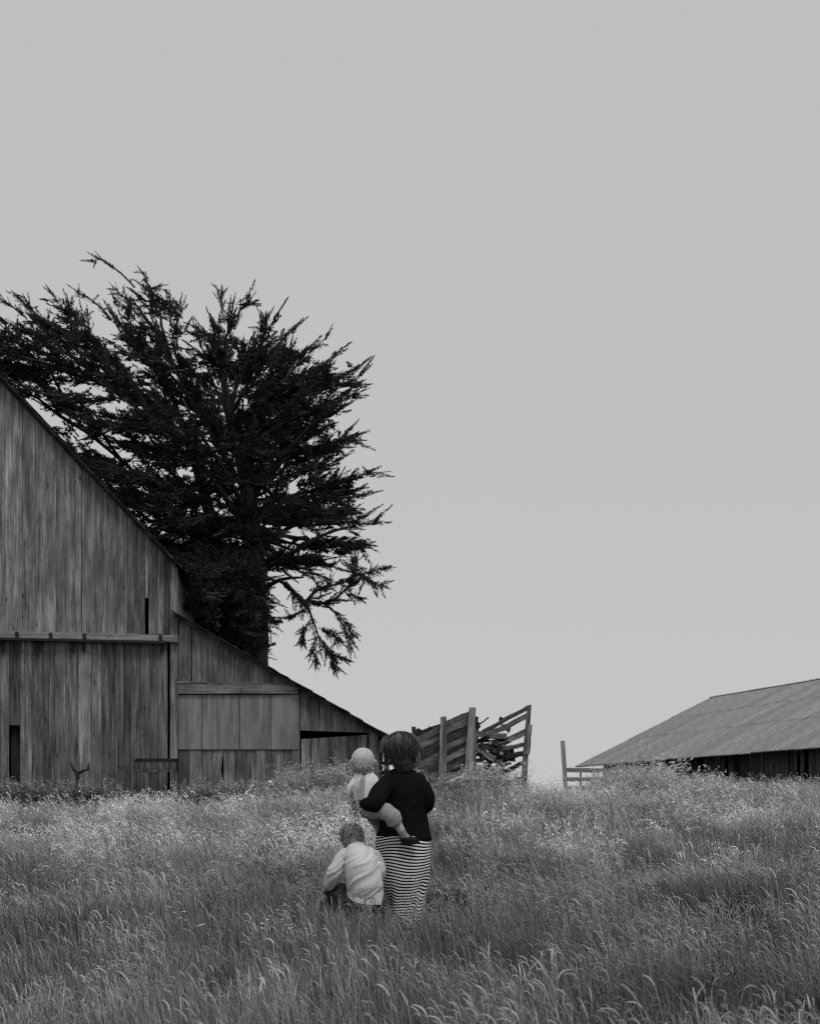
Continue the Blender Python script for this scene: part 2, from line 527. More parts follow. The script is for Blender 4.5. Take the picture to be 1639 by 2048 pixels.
# roofs: sheathing slabs + courses of split shingles with uneven butts (seen on edge from the front)
def slab(name, pts, y0, y1, mat, parent=barn):
    o = mk(name, *prism(pts, y0, y1), mat); fix_normals(o); world_parent(o, parent); return o
EAVE_F = BD - .28
xr, zr = BX(RIDGE_PX), BZ(roof_main(RIDGE_PX))
xe, ze = BX(356), BZ(roof_main(356))
slab("roof_sheathing", [(xe, ze - .10), (xe, ze - .04), (xr, zr - .04), (xr, zr - .10)], EAVE_F + .02, BACK + .3, M['trim_dark'])
xl = 2 * xr - xe
slab("roof_sheathing", [(xr, zr - .10), (xr, zr - .04), (xl, ze - .04), (xl, ze - .10)], EAVE_F + .02, BACK + .3, M['trim_dark'])
xle, zle = BX(795), BZ(roof_lean(795))
xls, zls = BX(352), BZ(roof_lean(352))
slab("roof_sheathing", [(xle, zle - .13), (xle, zle - .05), (xls, zls - .05), (xls, zls - .13)], EAVE_F + .02, BACK + .3, M['trim_dark'])

def shingle_courses(x0, z0, x1, z1, y0, y1, n, thick=.035, parent=barn):
    """courses from the eave (x0,z0) up to (x1,z1); each is an uneven row of butts"""
    d = Vector((x1 - x0, 0, z1 - z0)); L = d.length; u = d / L
    nrm = Vector((-u.z, 0, u.x))
    if nrm.z < 0: nrm = -nrm
    step = L / n
    rngl = random.Random(5)
    for i in range(n):
        v = []; f = []
        y = y0 + rngl.uniform(-.03, .03)
        a0 = i * step
        while y < y1:
            w = rngl.uniform(.25, .45) if y < y0 + 2.5 else 1.2
            s0 = a0 - rngl.uniform(0, .07); s1 = a0 + step * 1.25
            h = thick * rngl.uniform(.7, 1.7)
            pts = []
            for yy in (y, min(y + w - .012, y1)):
                for s, hh in ((s0, h), (s0, .0), (s1, .0), (s1, .012)):
                    q = Vector((x0, yy, z0)) + u * s + nrm * (hh - .03)
                    pts.append(q)
            b = len(v); v += pts
            f += [(b, b + 1, b + 2, b + 3), (b + 7, b + 6, b + 5, b + 4), (b, b + 4, b + 5, b + 1), (b + 1, b + 5, b + 6, b + 2), (b + 2, b + 6, b + 7, b + 3), (b + 3, b + 7, b + 4, b)]
            y += w
        o = mk("shingle_course", v, f, M['shingle']); fix_normals(o); world_parent(o, parent)
shingle_courses(xe + .10, ze - .10, xr, zr, EAVE_F, BACK + .3, 36)
shingle_courses(xl - .10, ze - .10, xr, zr, EAVE_F, BACK + .3, 12)
shingle_courses(xle, zle, xls, zls, EAVE_F, BACK + .3, 18, .03)
# rake boards under the roof edges
def rake(pa, ya, pb, yb, h, name="rake_board"):
    o = bevel_mesh(mk(name, *prism([(BX(pa), BZ(ya + h)), (BX(pb), BZ(yb + h)), (BX(pb), BZ(yb)), (BX(pa), BZ(ya))], BD - .20, BD - .06), M['trim_dark']), .004); world_parent(o, barn)
rake(-250, roof_main(-250) + 3, 162, roof_main(162) + 3, 13)
rake(163, roof_main(163) + 3, 354, roof_main(354) + 3, 9)
rake(358, roof_lean(358) + 2, 793, roof_lean(793) + 2, 9)
# hidden sides and back, so the inside is dark
def wall_slab(name, x0, x1, y0, y1, pts=None):
    pass
def wall_poly(name, pts, parent=barn, mat='board_low'):
    """thin wall through 3-D quad pts, 6 cm thick in x"""
    v = [(x, y, z) for x, y, z in pts] + [(x - .06, y, z) for x, y, z in pts]
    f = [(0, 1, 2, 3), (7, 6, 5, 4), (0, 4, 5, 1), (1, 5, 6, 2), (2, 6, 7, 3), (3, 7, 4, 0)]
    o = mk(name, v, f, M[mat]); fix_normals(o); world_parent(o, parent)
wall_poly("side_wall", [(xe - .08, BD + .03, BASE - .3), (xe - .08, BACK, BASE - .3), (xe - .08, BACK, ze - .10), (xe - .08, BD + .03, ze - .10)])
wall_poly("side_wall", [(xl + .2, BD + .03, BASE - .3), (xl + .2, BACK, BASE - .3), (xl + .2, BACK, ze - .10), (xl + .2, BD + .03, ze - .10)])
XLW = BX(757)
zlw = BZ(roof_lean(757)) + .02
wall_poly("side_wall", [(XLW, BD + .03, BASE - .4), (XLW, BACK, BASE - .4), (XLW, BACK, zlw - .08), (XLW, BD + .03, zlw - .08)])
slab("back_wall", [(xl + .2, BASE - .4), (XLW, BASE - .4), (XLW, zlw - .1), (xls, zls - .15), (xe - .1, ze - .12), (xr, zr - .15), (xl + .2, ze - .12)], BACK - .05, BACK, M['board_low'])
slab("front_wall", [(xl + .2, BASE - .4), (xr - .02, BASE - .4), (xr - .02, zr - .15), (xl + .2, ze - .15)], BD - .02, BD + .03, M['board_low'])
slab("dirt_floor", [(xl, BASE - .5), (XLW, BASE - .5), (XLW, BASE + .02), (xl, BASE + .02)], BD + .06, BACK - .06, M['soil'])

# forked dark branch leaning at the foot of the doors
fk = empty("forked_branch", P(161, 1600, BD - .35), "dark forked branch standing in the weeds before the sliding doors", "branch")
def tube_mesh(pts, radii, sides=6, closed=True):
    pts = [Vector(p) for p in pts]
    v = []; f = []
    n = len(pts)
    prev = None
    for i, p in enumerate(pts):
        t = (pts[min(i + 1, n - 1)] - pts[max(i - 1, 0)]).normalized()
        if prev is None:
            ref = Vector((0, 0, 1)) if abs(t.z) < .9 else Vector((1, 0, 0))
            a = t.cross(ref).normalized()
        else:
            a = (prev - t * prev.dot(t)).normalized()
        prev = a
        b = t.cross(a)
        for k in range(sides):
            an = 2 * math.pi * k / sides
            v.append(p + (a * math.cos(an) + b * math.sin(an)) * radii[i])
    for i in range(n - 1):
        for k in range(sides):
            k2 = (k + 1) % sides
            f.append((i * sides + k, i * sides + k2, (i + 1) * sides + k2, (i + 1) * sides + k))
    f.append(tuple(range(sides - 1, -1, -1)))
    f.append(tuple((n - 1) * sides + k for k in range(sides)))
    return v, f
for name, pl, rr in (("stem", [(158, 1612), (157, 1570), (156, 1552), (153, 1545)], [.05, .045, .05, .045]),
                     ("prong", [(155, 1548), (148, 1539), (144, 1532), (142.5, 1524)], [.04, .036, .03, .016]),
                     ("prong", [(155, 1548), (166, 1542), (176, 1539), (178, 1525)], [.04, .036, .03, .014])):
    v, f = tube_mesh([P(a, b, BD - .35) for a, b in pl], rr)
    o = mk(name, v, f, M['iron'], smooth=True); fix_normals(o); world_parent(o, fk)

# ------------------------------------------------------------------ right shed with corrugated roof
shed_A = Vector((6.39, 55.0, CAMZ + 1.68))          # far lower eave corner
e_dir = Vector((10.9 - 6.39, 37.9 - 55.0, 0)).normalized()
g_dir = Vector((-e_dir.y, e_dir.x, 0))              # towards the ridge, level
RUN, RISE, LEN = 5.83, 2.78, 27.0
shed = empty("shed", (9.0, 48.0, 0.6), "long low dark shed with a corrugated metal roof at the right edge", "shed")
def SP(a, r, h=0.0):
    """a metres along the eave, r metres in towards the ridge (>RUN comes down on the other side)"""
    z = RISE * (r / RUN if r <= RUN else (2 * RUN - r) / RUN)
    p = shed_A + e_dir * a + g_dir * r
    return Vector((p.x, p.y, shed_A.z + z + h))

def corr_mesh(width, length, n_w=9, amp=.022):
    v = []; f = []
    pts = n_w * 4
    for i in range(pts + 1):
        x = width * i / pts
        z = amp * math.sin(2 * math.pi * i / 4 + .4)
        v += [(x, 0, z), (x, length, z), (x, 0, z - .012), (x, length, z - .012)]
    for i in range(pts):
        a = i * 4; b = a + 4
        f += [(a, b, b + 1, a + 1), (a + 3, b + 3, b + 2, a + 2), (a + 2, b + 2, b, a), (a + 1, b + 1, b + 3, a + 3)]
    me = bpy.data.meshes.new("roof_sheet")
    me.from_pydata(v, [], f); me.materials.append(M['metal'])
    me.update()
    return me
slope_len = math.hypot(RUN, RISE)
rows = [(0.0, .40), (.385, .70), (.685, 1.0)]
SW = .82
corr = [corr_mesh(SW + .05, slope_len * (b - a) + .03) for a, b in rows]
up = (g_dir * RUN + Vector((0, 0, RISE))).normalized()
nr = e_dir.cross(up).normalized()
if nr.z < 0: nr = -nr
up2 = (-g_dir * RUN + Vector((0, 0, RISE))).normalized()
nr2 = (-e_dir).cross(up2).normalized()
if nr2.z < 0: nr2 = -nr2
nsh = int(LEN / SW)
for side in (0, 1):
    for ri, (a, b) in enumerate(rows):
        for i in range(nsh):
            if side == 1 and i % 4: continue
            o = bpy.data.objects.new("roof_sheet", corr[ri] if side == 0 else corr[ri])
            COL.objects.link(o)
            lift = .016 * ri + .004 * (i % 2) + random.uniform(0, .005)
            s = a * slope_len + random.uniform(-.05, .03)
            if side == 0:
                org = shed_A + e_dir * (i * SW) + up * s + nr * lift
                o.matrix_basis = Matrix.Translation(org) @ Matrix((e_dir, up, nr)).transposed().to_4x4() @ Matrix.Rotation(random.uniform(-.004, .004), 4, 'Z')
            else:
                q = SP(LEN - (i - 0) * SW, 2 * RUN, 0)
                org = q + up2 * s + nr2 * lift
                o.matrix_basis = Matrix.Translation(org) @ Matrix((-e_dir, up2, nr2)).transposed().to_4x4() @ Matrix.Diagonal((4.0, 1, 1, 1))
            world_parent(o, shed)
o = beam("ridge_cap", SP(-.05, RUN, .015), SP(LEN, RUN, .015), .03, .30, M['metal'], shed, rough=.006, segs=14)
# rafters/eave timber and sheathing keep the inside dark
def quad_slab(name, pts, th, mat, parent):
    pts = [Vector(p) for p in pts]
    n = (pts[1] - pts[0]).cross(pts[2] - pts[0]).normalized()
    v = pts + [p - n * th for p in pts]
    f = [(0, 1, 2, 3), (7, 6, 5, 4), (0, 4, 5, 1), (1, 5, 6, 2), (2, 6, 7, 3), (3, 7, 4, 0)]
    o = mk(name, v, f, mat); fix_normals(o); world_parent(o, parent); return o
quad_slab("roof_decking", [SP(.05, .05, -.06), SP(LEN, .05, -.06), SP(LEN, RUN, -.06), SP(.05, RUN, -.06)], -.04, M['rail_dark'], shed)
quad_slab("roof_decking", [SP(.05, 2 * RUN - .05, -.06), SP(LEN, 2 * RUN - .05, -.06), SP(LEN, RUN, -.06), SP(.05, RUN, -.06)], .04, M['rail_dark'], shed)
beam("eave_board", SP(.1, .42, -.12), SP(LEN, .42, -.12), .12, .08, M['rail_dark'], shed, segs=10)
INS = .95
zb = .2
def shed_low(a, r):
    p = SP(a, r); return Vector((p.x, p.y, zb))
a = .5; k = 0
while a < LEN - .4:
    w = random.uniform(.2, .34)
    if random.random() > .07:
        p0, p1 = SP(a, INS), SP(a + w - random.choice((.01, .015, .03)), INS)
        off = g_dir * random.uniform(-.02, .02)
        zt = SP(a, INS).z - .12
        v = []
        for q in (p0, p1):
            for d_ in (0, .03):
                for z in (zb, zt):
                    w_ = q + off + g_dir * d_; v.append((w_.x, w_.y, z))
        f = [(0, 1, 3, 2), (4, 6, 7, 5), (0, 4, 5, 1), (2, 3, 7, 6), (0, 2, 6, 4), (1, 5, 7, 3)]
        o = mk("board", v, f, M['shed_board']); fix_normals(o); world_parent(o, shed)
    a += w
def sq(pts, name="wall", m='rail_dark'):
    quad_slab(name, pts, .05, M[m], shed)
e1, e2 = .5, LEN - .4
for aa, nm in ((e1, "end_wall"), (e2, "end_wall")):
    r0, r1 = INS, 2 * RUN - INS
    ps = [shed_low(aa, r0), shed_low(aa, r1), SP(aa, r1, -.12), SP(aa, RUN, -.12), SP(aa, r0, -.12)]
    v = ps + [p + e_dir * .05 for p in ps]
    n = 5
    f = [tuple(range(n)), tuple(range(2 * n - 1, n - 1, -1))] + [((i + 1) % n, i, n + i, n + (i + 1) % n) for i in range(n)]
    o = mk(nm, v, f, M['shed_board']); fix_normals(o); world_parent(o, shed)
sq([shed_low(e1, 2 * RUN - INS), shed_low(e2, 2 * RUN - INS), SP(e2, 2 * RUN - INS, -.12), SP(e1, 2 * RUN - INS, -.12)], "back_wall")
for a in np.arange(2.0, LEN - 1, 3.1):
    q = SP(a, INS - .1)
    beam("post", (q.x, q.y, zb), (q.x, q.y, q.z - .15), .13, .13, M['shed_board'], shed)

# ------------------------------------------------------------------ fence by the shed
FD = 42.0
fence = empty("fence", P(1131, 1600, FD), "short grey rail fence with one tall post, left of the corrugated shed", "fence")
beam("post", P(1132, 1612, FD), P(1124.5, 1481, FD), .115, .12, M['post'], fence, rough=.005)
beam("post", P(1160.5, 1612, FD + .9), P(1160.5, 1540, FD + .9), .05, .06, M['post'], fence, rough=.004)
beam("post", P(1240, 1616, FD + 2.2), P(1240, 1538, FD + 2.2), .11, .1, M['post'], fence)
for y0, y1, w in ((1540, 1541.5, .13), (1558.5, 1559.5, .125), (1576.5, 1577, .115), (1592, 1592, .12)):
    beam("rail", P(1128, y0, FD + .05), P(1245, y1, FD + 2.25), w, .04, M['post'], fence, rough=.006)
# rails behind the lean-to corner, between barn and chute
fence2 = empty("fence", P(770, 1600, 37), "broken rail fence glimpsed between the lean-to corner and the woman's head", "fence")
for a, b, w in (((752, 1487), (830, 1478), .2), ((752, 1529), (830, 1522), .1), ((752, 1546), (830, 1542), .12), ((752, 1566), (830, 1562), .13)):
    beam("rail", P(*a, 37.0), P(*b, 37.2), w, .05, M['rail'], fence2)
beam("post", P(774, 1612, 36.9), P(772, 1470, 36.9), .13, .13, M['post'], fence2)
beam("post", P(826, 1612, 37.1), P(826, 1490, 37.1), .14, .13, M['post'], fence2)

# ------------------------------------------------------------------ loading chute
CD = 28.0
def ZC(zx, zy): return (800 + zx / 5.463, 1380 + zy / 5.463)     # coordinates measured on an enlargement
chute = empty("cattle_chute", P(950, 1600, CD), "ruined timber loading chute with slanting rails and leaning posts", "chute")
def cb(name, a, b, w, t, m='rail', da=0.0, db=None, **kw):
    db = da if db is None else db
    if name in ('rail', 'plank'): kw.setdefault('bow', random.uniform(-.03, .03)); kw.setdefault('segs', 7); kw.setdefault('rough', .012); w *= random.uniform(.85, 1.1)
    return beam(name, P(*ZC(*a), CD + da), P(*ZC(*b), CD + db), w, t, M[m], chute, **kw)
cb("post", (462, 1240), (468, 290), .17, .16, 'post', 0, taper=.68, rough=.006)
cb("post", (728, 1200), (790, 195), .175, .17, 'post', 0, taper=.72, rough=.010)
cb("post", (795, 1000), (792, 420), .13, .12, 'post', .14, rough=.01)
cb("post", (1340, 1240), (1403, 165), .125, .12, 'post', 1.2, taper=.66, rough=.008)
cb("post", (1385, 700), (1412, 390), .10, .1, 'post', 1.12, rough=.01)
cb("post", (160, 1150), (152, 395), .085, .1, 'rail_dark', .35, rough=.012)
cb("post", (830, 620), (832, 290), .075, .08, 'rail_dark', 1.5)
# near side rails: left bay, middle bay, all climbing to the right
for zl, w, m in ((575, .125, 'rail'), (655, .135, 'rail'), (835, .13, 'rail'), (925, .13, 'rail'), (1035, .12, 'rail'), (745, .10, 'rail_dark')):
    cb("rail", (150, zl + random.uniform(-8, 8)), (462, zl - 145 + random.uniform(-8, 8)), w, .05, m, .12)
for zl, w, m in ((410, .10, 'rail'), (490, .13, 'rail'), (570, .11, 'rail_dark'), (665, .12, 'rail'), (775, .115, 'rail'), (890, .11, 'rail'), (985, .11, 'rail')):
    cb("rail", (440, zl), (775, zl - 150 + random.uniform(-8, 8)), w, .05, m, .12)
cb("rail", (190, 480), (440, 430), .10, .05, 'rail_dark', .25)
cb("plank", (170, 455), (330, 520), .10, .06, 'rail_dark', .5, rough=.02)
cb("plank", (310, 470), (320, 395), .06, .05, 'rail_dark', .5, rough=.02)
cb("plank", (220, 500), (222, 430), .05, .04, 'rail_dark', .5, rough=.02)
# far panel, right bay
for a, b, w, m, da in (((850, 500), (1412, 185), .095, 'rail', 1.25), ((900, 520), (1385, 285), .105, 'rail', 1.2), ((1010, 595), (1385, 450), .14, 'rail', 1.2),
                       ((985, 690), (1370, 590), .075, 'rail', 1.2), ((960, 790), (1350, 690), .10, 'rail_dark', 1.2), ((830, 935), (1345, 690), .055, 'rail_dark', 1.25),
                       ((1060, 840), (1215, 790), .06, 'rail', 1.1), ((1100, 925), (1345, 800), .09, 'rail_dark', 1.2)):
    cb("rail", a, b, w, .05, m, da)
# fallen planks heaped in the middle
for a, b, w, t, m, da, db in (((830, 470), (1140, 510), .12, .10, 'rail', .9, .6), ((820, 545), (1160, 545), .06, .12, 'rail_dark', 1.0, .7), ((825, 610), (1040, 760), .13, .10, 'post', .5, .35),
                              ((830, 640), (1010, 790), .10, .12, 'rail_dark', .7, .6), ((1000, 640), (1220, 660), .11, .1, 'rail_dark', 1.3, 1.4), ((1040, 740), (1240, 700), .28, .1, 'rail_dark', 1.6, 1.6),
                              ((820, 720), (900, 690), .08, .08, 'rail', .5, .5), ((820, 770), (1130, 800), .09, .1, 'rail', .9, 1.1), ((820, 860), (1080, 880), .22, .1, 'rail_dark', 1.3, 1.3),
                              ((1085, 300), (1150, 330), .09, .06, 'rail_dark', 1.5, 1.5), ((1100, 390), (1190, 440), .10, .06, 'rail', 1.5, 1.5)):
    cb("plank", a, b, w, t, m, da, db, rough=.014)
for _ in range(16):
    ax_, ay_ = random.uniform(810, 1010), random.uniform(560, 900)
    an_ = random.choice((random.uniform(-.6, -.2), random.uniform(.1, .8)))
    l_ = random.uniform(90, 240)
    cb("plank", (ax_, ay_), (ax_ + l_ * math.cos(an_), ay_ + l_ * math.sin(an_)), random.uniform(.05, .12), random.uniform(.04, .1), random.choice(('rail', 'rail_dark', 'rail_dark', 'post')), random.uniform(.3, 1.1), random.uniform(.3, 1.1), rough=.014)
cb("pole", (815, 410), (965, 300), .028, .028, 'rail_dark', .8)
cb("plank", (840, 360), (860, 420), .07, .06, 'rail_dark', 1.4)
# ramp deck behind the near rails
pd = [P(*ZC(180, 960), CD + .3), P(*ZC(1330, 960), CD + .3)]
for i in range(13):
    k = i / 12
    a = Vector((pd[0].x + (pd[1].x - pd[0].x) * k, CD + .2, 1.05 + .62 * k)); b = a + Vector((0, 1.05, 0.01))
    beam("deck_plank", a, b, .06, .15, M['rail_dark'], chute, rough=.01)
# inner back boards, their dark colour stands in for shade in the gaps
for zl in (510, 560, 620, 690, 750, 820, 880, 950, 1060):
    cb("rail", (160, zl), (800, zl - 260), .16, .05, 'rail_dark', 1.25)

# ------------------------------------------------------------------ cypress behind the barn
TD = 41.8
tree = empty("cypress_tree", P(512, 1600, TD), "large dark windswept cypress rising behind the barn", "tree")
def TP(px, py, dy=0.0): return P(px, py, TD) + Vector((0, dy, 0))

limbs = []   # (name, points, radii)
trunk_pts = [(516, 1660), (512, 1420), (511, 1310), (512, 1200), (509, 1110), (502, 1030), (490, 950), (472, 880), (455, 800), (440, 730), (428, 670)]
limbs.append(("trunk", [TP(a, b, math.sin(i) * .15) for i, (a, b) in enumerate(trunk_pts)], [.50, .42, .36, .33, .30, .26, .21, .16, .12, .08, .04]))
limbs.append(("trunk", [TP(478, 1660, .9), TP(470, 1420, .9), TP(462, 1300, .9), TP(448, 1200, 1.0), TP(430, 1100, 1.2), TP(405, 1000, 1.2), TP(378, 900, 1.1), TP(350, 820, 1.0), TP(325, 750, 1.0)],
              [.36, .30, .27, .24, .22, .19, .15, .10, .05]))
limb_px = [
    [(505, 1080, 0), (440, 980, -.6), (360, 880, -1.2), (270, 790, -1.4), (180, 720, -1.3), (100, 660, -1.2)],
    [(495, 990, 0), (430, 880, .5), (370, 770, .8), (320, 680, 1.0), (290, 610, 1.0)],
    [(430, 1100, 1.2), (330, 1000, 1.8), (230, 900, 2.0), (130, 820, 2.0), (30, 760, 1.8)],
    [(490, 950, 0), (520, 860, -.6), (545, 780, -.9), (560, 710, -1.0)],
    [(500, 1000, 0), (560, 930, -.5), (620, 870, -.8), (660, 830, -.9)],
    [(509, 1110, 0), (570, 1050, .6), (640, 1010, .9), (700, 985, 1.0)],
    [(511, 1150, 0), (590, 1110, -.5), (650, 1080, -.8), (700, 1065, -.8)],
    [(512, 1190, 0), (560, 1165, -.4), (610, 1160, -.5)],
    [(511, 1140, 0), (440, 1090, -1.6), (380, 1070, -2.4), (330, 1050, -2.6)],
    [(508, 1060, 0), (470, 980, -1.8), (430, 920, -2.8), (400, 860, -3.2)],
    [(505, 1050, 0), (520, 990, 1.8), (540, 930, 2.6), (550, 880, 3.0)],
    [(490, 950, 0), (470, 870, -1.6), (470, 800, -2.3), (490, 730, -2.5)],
]
for pl in limb_px:
    pts = [TP(*q) for q in pl]
    r0 = .095
    limbs.append(("limb", pts, [r0 * (1 - .75 * i / (len(pts) - 1)) for i in range(len(pts))]))

def resample(pts, n):
    """Catmull-Rom through pts"""
    pts = [Vector(p) for p in pts]
    out = []
    m = len(pts) - 1
    for k in range(n):
        t = k / (n - 1) * m
        i = min(int(t), m - 1); u = t - i
        p0, p1, p2, p3 = pts[max(i - 1, 0)], pts[i], pts[i + 1], pts[min(i + 2, m)]
        out.append(.5 * ((2 * p1) + (p2 - p0) * u + (2 * p0 - 5 * p1 + 4 * p2 - p3) * u * u + (3 * p1 - p0 - 3 * p2 + p3) * u ** 3))
    return out

limb_samples = []
for name, pts, rad in limbs:
    n = len(pts) * 4
    rp = resample(pts, n)
    rr = [np.interp(i / (n - 1), np.linspace(0, 1, len(rad)), rad) for i in range(n)]
    v, f = tube_mesh(rp, rr, 10 if name == "trunk" else 7)
    o = mk(name, v, f, M['bark'], smooth=True); fix_normals(o); world_parent(o, tree)
    for p, r in zip(rp, rr):
        limb_samples.append(p)
LS = np.array([tuple(p) for p in limb_samples])

# spray templates: tapered plumes of small scale-leaf fingers along +x, unit length
def spray_template(n, seed):
    r = np.random.default_rng(seed)
    tris = []
    for i in range(n):
        t = r.uniform(0.0, .97)
        env = .27 * (1 - t) ** .75 + .015
        ang = r.uniform(0, 2 * math.pi)
        rad = env * r.uniform(.0, 1.0)
        c = np.array([t, math.cos(ang) * rad, math.sin(ang) * rad * .55])
        out = np.array([0, math.cos(ang), math.sin(ang) * .6])
        d = np.array([1.0, 0, 0]) * r.uniform(.6, 1.2) + out * r.uniform(.1, .75) + np.array([0, 0, r.uniform(-.1, .3)])
        d /= np.linalg.norm(d)
        L = r.uniform(.10, .25) * (1 - .45 * t)
        w = L * r.uniform(.34, .52)
        side = np.cross(d, r.normal(size=3)); side /= np.linalg.norm(side)
        a = c - d * L * .35
        tris.append([a + side * w * .5, a - side * w * .5, c + d * L * .65])
        side2 = np.cross(d, side)
        tris.append([c - d * L * .5, c + side2 * w * .55, c + d * L * .6])
    return np.array(tris)          # (n,3,3)
SPR = [spray_template(64, 100 + i) for i in range(8)]
spr_acc = []
twig_v, twig_f = [], []
def add_spray(p, d, s, thin=1.0):
    d = Vector(d).normalized()
    ref = Vector((0, 0, 1)) if abs(d.z) < .95 else Vector((1, 0, 0))
    y = ref.cross(d).normalized(); z = d.cross(y)
    a = random.gauss(0, .6)
    y2 = y * math.cos(a) + z * math.sin(a); z2 = d.cross(y2)
    R = np.array([d, y2, z2])               # rows
    T = random.choice(SPR)
    k = np.array([1, thin, thin])
    spr_acc.append(((T * k) @ R) * s * 1.30 + np.array(p))
def add_twig(pts, r0, r1, sides=4):
    n = len(pts)
    v, f = tube_mesh(pts, [r0 + (r1 - r0) * i / (n - 1) for i in range(n)], sides)
    b = len(twig_v)
    twig_v.extend(v); twig_f.extend([tuple(i + b for i in q) for q in f])

def bough(p0, p1, arch=.12, dens=1.0, size=1.0, bare=.25, r0=.05, side=True, tipthin=.55, flat=1.0, sd=1.0):
    p0, p1 = Vector(p0), Vector(p1)
    d = p1 - p0; L = d.length
    if L < .2: return
    nrm = d.normalized()
    ctrl = (p0 + p1) / 2 + Vector((0, 0, -arch * L)) + Vector((random.gauss(0, .05), random.gauss(0, .08), random.gauss(0, .05))) * L
    n = 9
    pts = []
    for i in range(n):
        t = i / (n - 1)
        pts.append(p0 * (1 - t) ** 2 + ctrl * 2 * t * (1 - t) + p1 * t * t + Vector((random.gauss(0, .02), random.gauss(0, .02), random.gauss(0, .02))) * min(L, 2.0))
    add_twig(pts, r0, .012)
    m = max(4, int(L * 4.6 * dens))
    for j in range(m):
        t = bare + (1 - bare) * (j + random.random() * .8) / m
        t = min(t, .96)
        q = t * (n - 1); i = min(int(q), n - 2)
        c = pts[i].lerp(pts[i + 1], q - i)
        tan = (pts[i + 1] - pts[i]).normalized()
        sv = Vector((random.gauss(0, .5) * flat, random.gauss(0, .6), random.gauss(0.10, .30) * flat))
        dd = tan * 1.0 + sv * .75
        if random.random() < .38:
            ah = random.uniform(0, 6.28); dd = Vector((math.cos(ah) + tan.x * .6, math.sin(ah), random.gauss(.02, .12)))
        add_spray(c, dd, size * random.uniform(.55, 1.0) * (1.1 - .55 * t), 1.0)
    tan = (pts[-1] - pts[-2]).normalized()
    add_spray(pts[-2], tan, size * random.uniform(.6, .85), tipthin)
    add_spray(pts[-1] - tan * .25, tan + Vector((0, 0, random.uniform(-.1, .25))), size * random.uniform(.45, .65), tipthin * .7)
    if side and L > 1.3:
        k = int(L * 1.6 * dens * sd)
        for j in range(k):
            t = random.uniform(bare, .85)
            q = t * (n - 1); i = min(int(q), n - 2)
            c = pts[i].lerp(pts[i + 1], q - i)
            tan = (pts[i + 1] - pts[i]).normalized()
            dd = (tan * random.uniform(.5, 1.0) + Vector((random.gauss(0, .4), random.gauss(0, .8), random.gauss(.05, .28) * flat))).normalized()
            l2 = random.uniform(.5, 1.0) * (.35 * L * (1 - t) + .55) * (1.1 - .6 * t)
            bough(c, c + dd * l2, arch=.08, dens=dens, size=size * .85, bare=.1, r0=.02, side=False, flat=flat)

def attach(p, up=.3, back=1.0):
    """a limb point lower than p to grow the bough from"""
    q = np.array(p)
    dz = q[2] - LS[:, 2]
    dist = np.linalg.norm(LS - q, axis=1)
    cost = dist + np.where(dz < up, 6 * (up - dz), 0)
    return Vector(LS[int(np.argmin(cost))])

